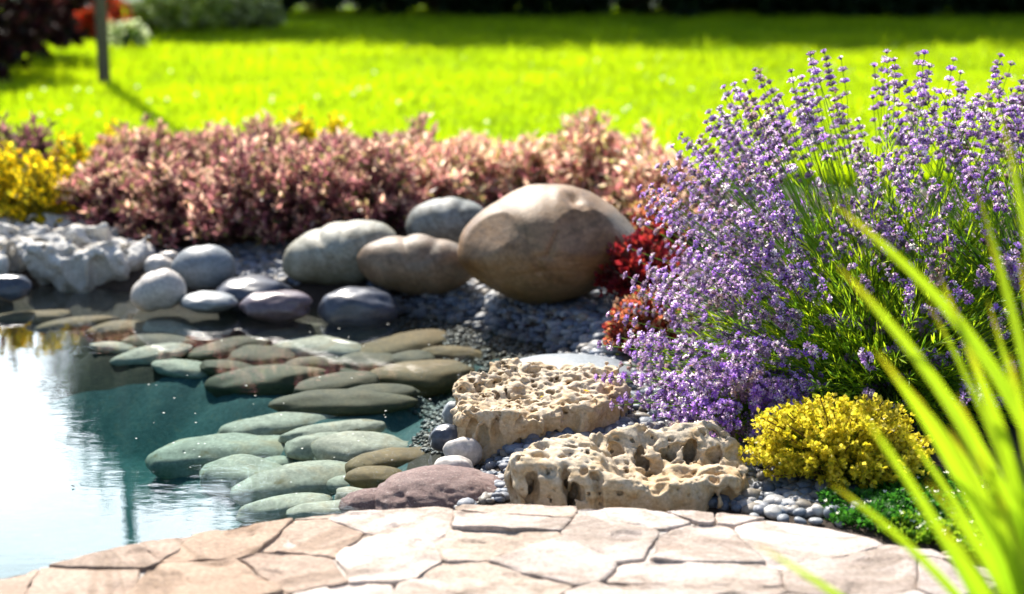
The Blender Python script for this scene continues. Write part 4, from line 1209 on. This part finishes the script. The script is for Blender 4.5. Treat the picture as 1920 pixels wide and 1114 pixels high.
def tree(label, x, y, h, cr, seed, crown_low=1.2, name='broadleaf_tree', cols=None):
    rg = np.random.default_rng(seed)
    root = empty(name, (x, y, gz(x, y)), label, 'tree', 'trees behind the lawn')
    tk = Acc()
    pts = np.array([(0, 0, -.1), (.05, 0, h * .25), (-.05, .04, h * .5), (0, 0, h * .85)])
    t = np.linspace(0, 1, 9)
    pts = np.stack([np.interp(t, [0, .3, .6, 1], pts[:, q]) for q in range(3)], 1)
    tube(tk, pts, .17, .03, (.5, .5, .5), 8)
    nc = 230
    u = unit(rg.normal(size=(nc, 3))) * (rg.random((nc, 1)) ** .42)
    cz = (h + crown_low) / 2; hz = (h - crown_low) / 2
    prof = 1 - .30 * np.clip(u[:, 2], 0, 1) ** 2
    C = u * np.array([cr, cr, hz * .93]) * np.stack([prof, prof, np.ones(nc)], 1) + np.array([0, 0, cz])
    for i in range(0, nc, 7):
        s_ = np.array([0, 0, max(h * .15, C[i][2] * .65)])
        tube(tk, bez(s_, s_ * .4 + C[i] * .6, C[i], 5), .05, .012, (.5, .5, .5), 5)
    link('trunk', tk.mesh('trunk', True), M['bark'], root)
    acc = Acc()
    cols = cols or [(.030, .075, .015), (.045, .10, .018), (.022, .055, .012), (.06, .12, .02)]
    per = 110
    P = (C[:, None] + rg.normal(size=(nc, per, 3)) * np.array([.34, .34, .26])).reshape(-1, 3)
    P[:, 2] = np.clip(P[:, 2], .25, h + .1)
    tone = np.repeat(rg.uniform(.7, 1.3, nc), per)[:, None]
    d = unit(rg.normal(size=P.shape) + np.array([0, 0, -.1]))
    scatter(acc, OVAL, LEAF_F, frames(d, rg) * rg.uniform(.13, .20, len(P))[:, None, None], P, np.clip(pal(cols, len(P), rg) * tone, .004, .5))
    link('crown', acc.mesh('crown'), M['dark_leaf'], root)
TREES = [('small leafy tree left of the tree row, seen mirrored beside the post', -5.75, 26.0, 8.0, 1.5, 3.2), ('tree second from the left, mirrored as a blunt dark crown', -4.0, 26.6, 9.5, 1.8, .8), ('tree third from the left in the back row', -1.9, 26.6, 9.7, 2.0, .7), ('tree fourth from the left in the back row', .6, 26.7, 9.6, 2.0, .7),
         ('tree behind the middle of the lawn', 2.9, 26.6, 9.4, 1.8, .7), ('tree behind the lavender on the right', 6.5, 26.8, 9.4, 1.9, .7), ('tree right of the lavender tree', 8.6, 26.9, 9.1, 2.0, .9), ('tree at the far right of the row', 11.4, 26.8, 9.1, 2.0, .9)]
for k, (lab, x, y, h, cr_, cl_) in enumerate(TREES): tree(lab, x, y, h, cr_, 700 + k, cl_)

# ------------------------------------------------------------------ tiny bits
def small_leaf(label, p, col, size, rz, name='fallen_leaf', cat='leaf'):
    acc = Acc()
    n = 1
    tv = OVAL * size * np.array([.9, 1, 1.6])
    acc.add(tv, LEAF_F, col); acc.add(tv * np.array([1, 1, 1]) + np.array([0, 0, -.0006]), LEAF_F[:, ::-1], col)
    o = link(name, acc.mesh(name), M['petal'], loc=tuple(p)); o.rotation_euler = (.25, .2, rz)
    tag(o, label, cat)
small_leaf('tiny dark scrap of leaf floating on the reflected sky', at_z(141, 913, .003), (.05, .04, .04), .014, 1.2)

bpy.context.view_layer.update()
DG = bpy.context.evaluated_depsgraph_get()
def hit(px, py):
    d = Vector(tuple(ray(px, py))).normalized()
    ok, loc, nor, *_ = S.ray_cast(DG, Vector((0, 0, CAMH)), d)
    return np.array(loc), ok
for (px, py, col, sz, lab) in ((1161, 668, (.55, .6, .03), .016, 'small yellow green leaf standing at the back of the flat topped pitted rock'), (1106, 738, (.75, .5, .04), .022, 'yellow fallen leaf on the right of the flat topped pitted rock'),
                          (1012, 748, (.72, .6, .04), .012, 'tiny yellow leaf in the middle of the flat topped pitted rock'), (1290, 690, (.5, .28, .06), .016, 'brown fallen leaf on the gravel under the lavender'), (1055, 600, (.55, .25, .05), .03, 'orange brown fallen leaf on the blue gravel below the largest boulder')):
    p, ok = hit(px, py)
    if ok: small_leaf(lab, p + np.array([0, 0, .006]), col, sz, px * .7)
me = np_mesh('water_speck', np.array([(math.cos(a) * .0035, math.sin(a) * .0028, 0) for a in np.linspace(0, 2 * math.pi, 7)[:-1]] + [(0, 0, .0012)]), np.array([(k, (k + 1) % 6, 6) for k in range(6)]), np.full((7, 3), .85))
me.materials.append(M['petal'])
rg = np.random.default_rng(88)
n = 0
while n < 60:
    px, py = rg.uniform(240, 880), rg.uniform(600, 930)
    p = at_z(px, py, 0)
    if pond_sd(p[None, :2])[0] > -.06: continue
    o = bpy.data.objects.new('water_speck', me); COL.objects.link(o)
    o.location = (p[0], p[1], .0008); o.scale = (rg.uniform(.5, 1.3),) * 3
    tag(o, 'tiny pale speck of blossom floating on the pond', 'petal', 'pale specks floating on the pond'); n += 1
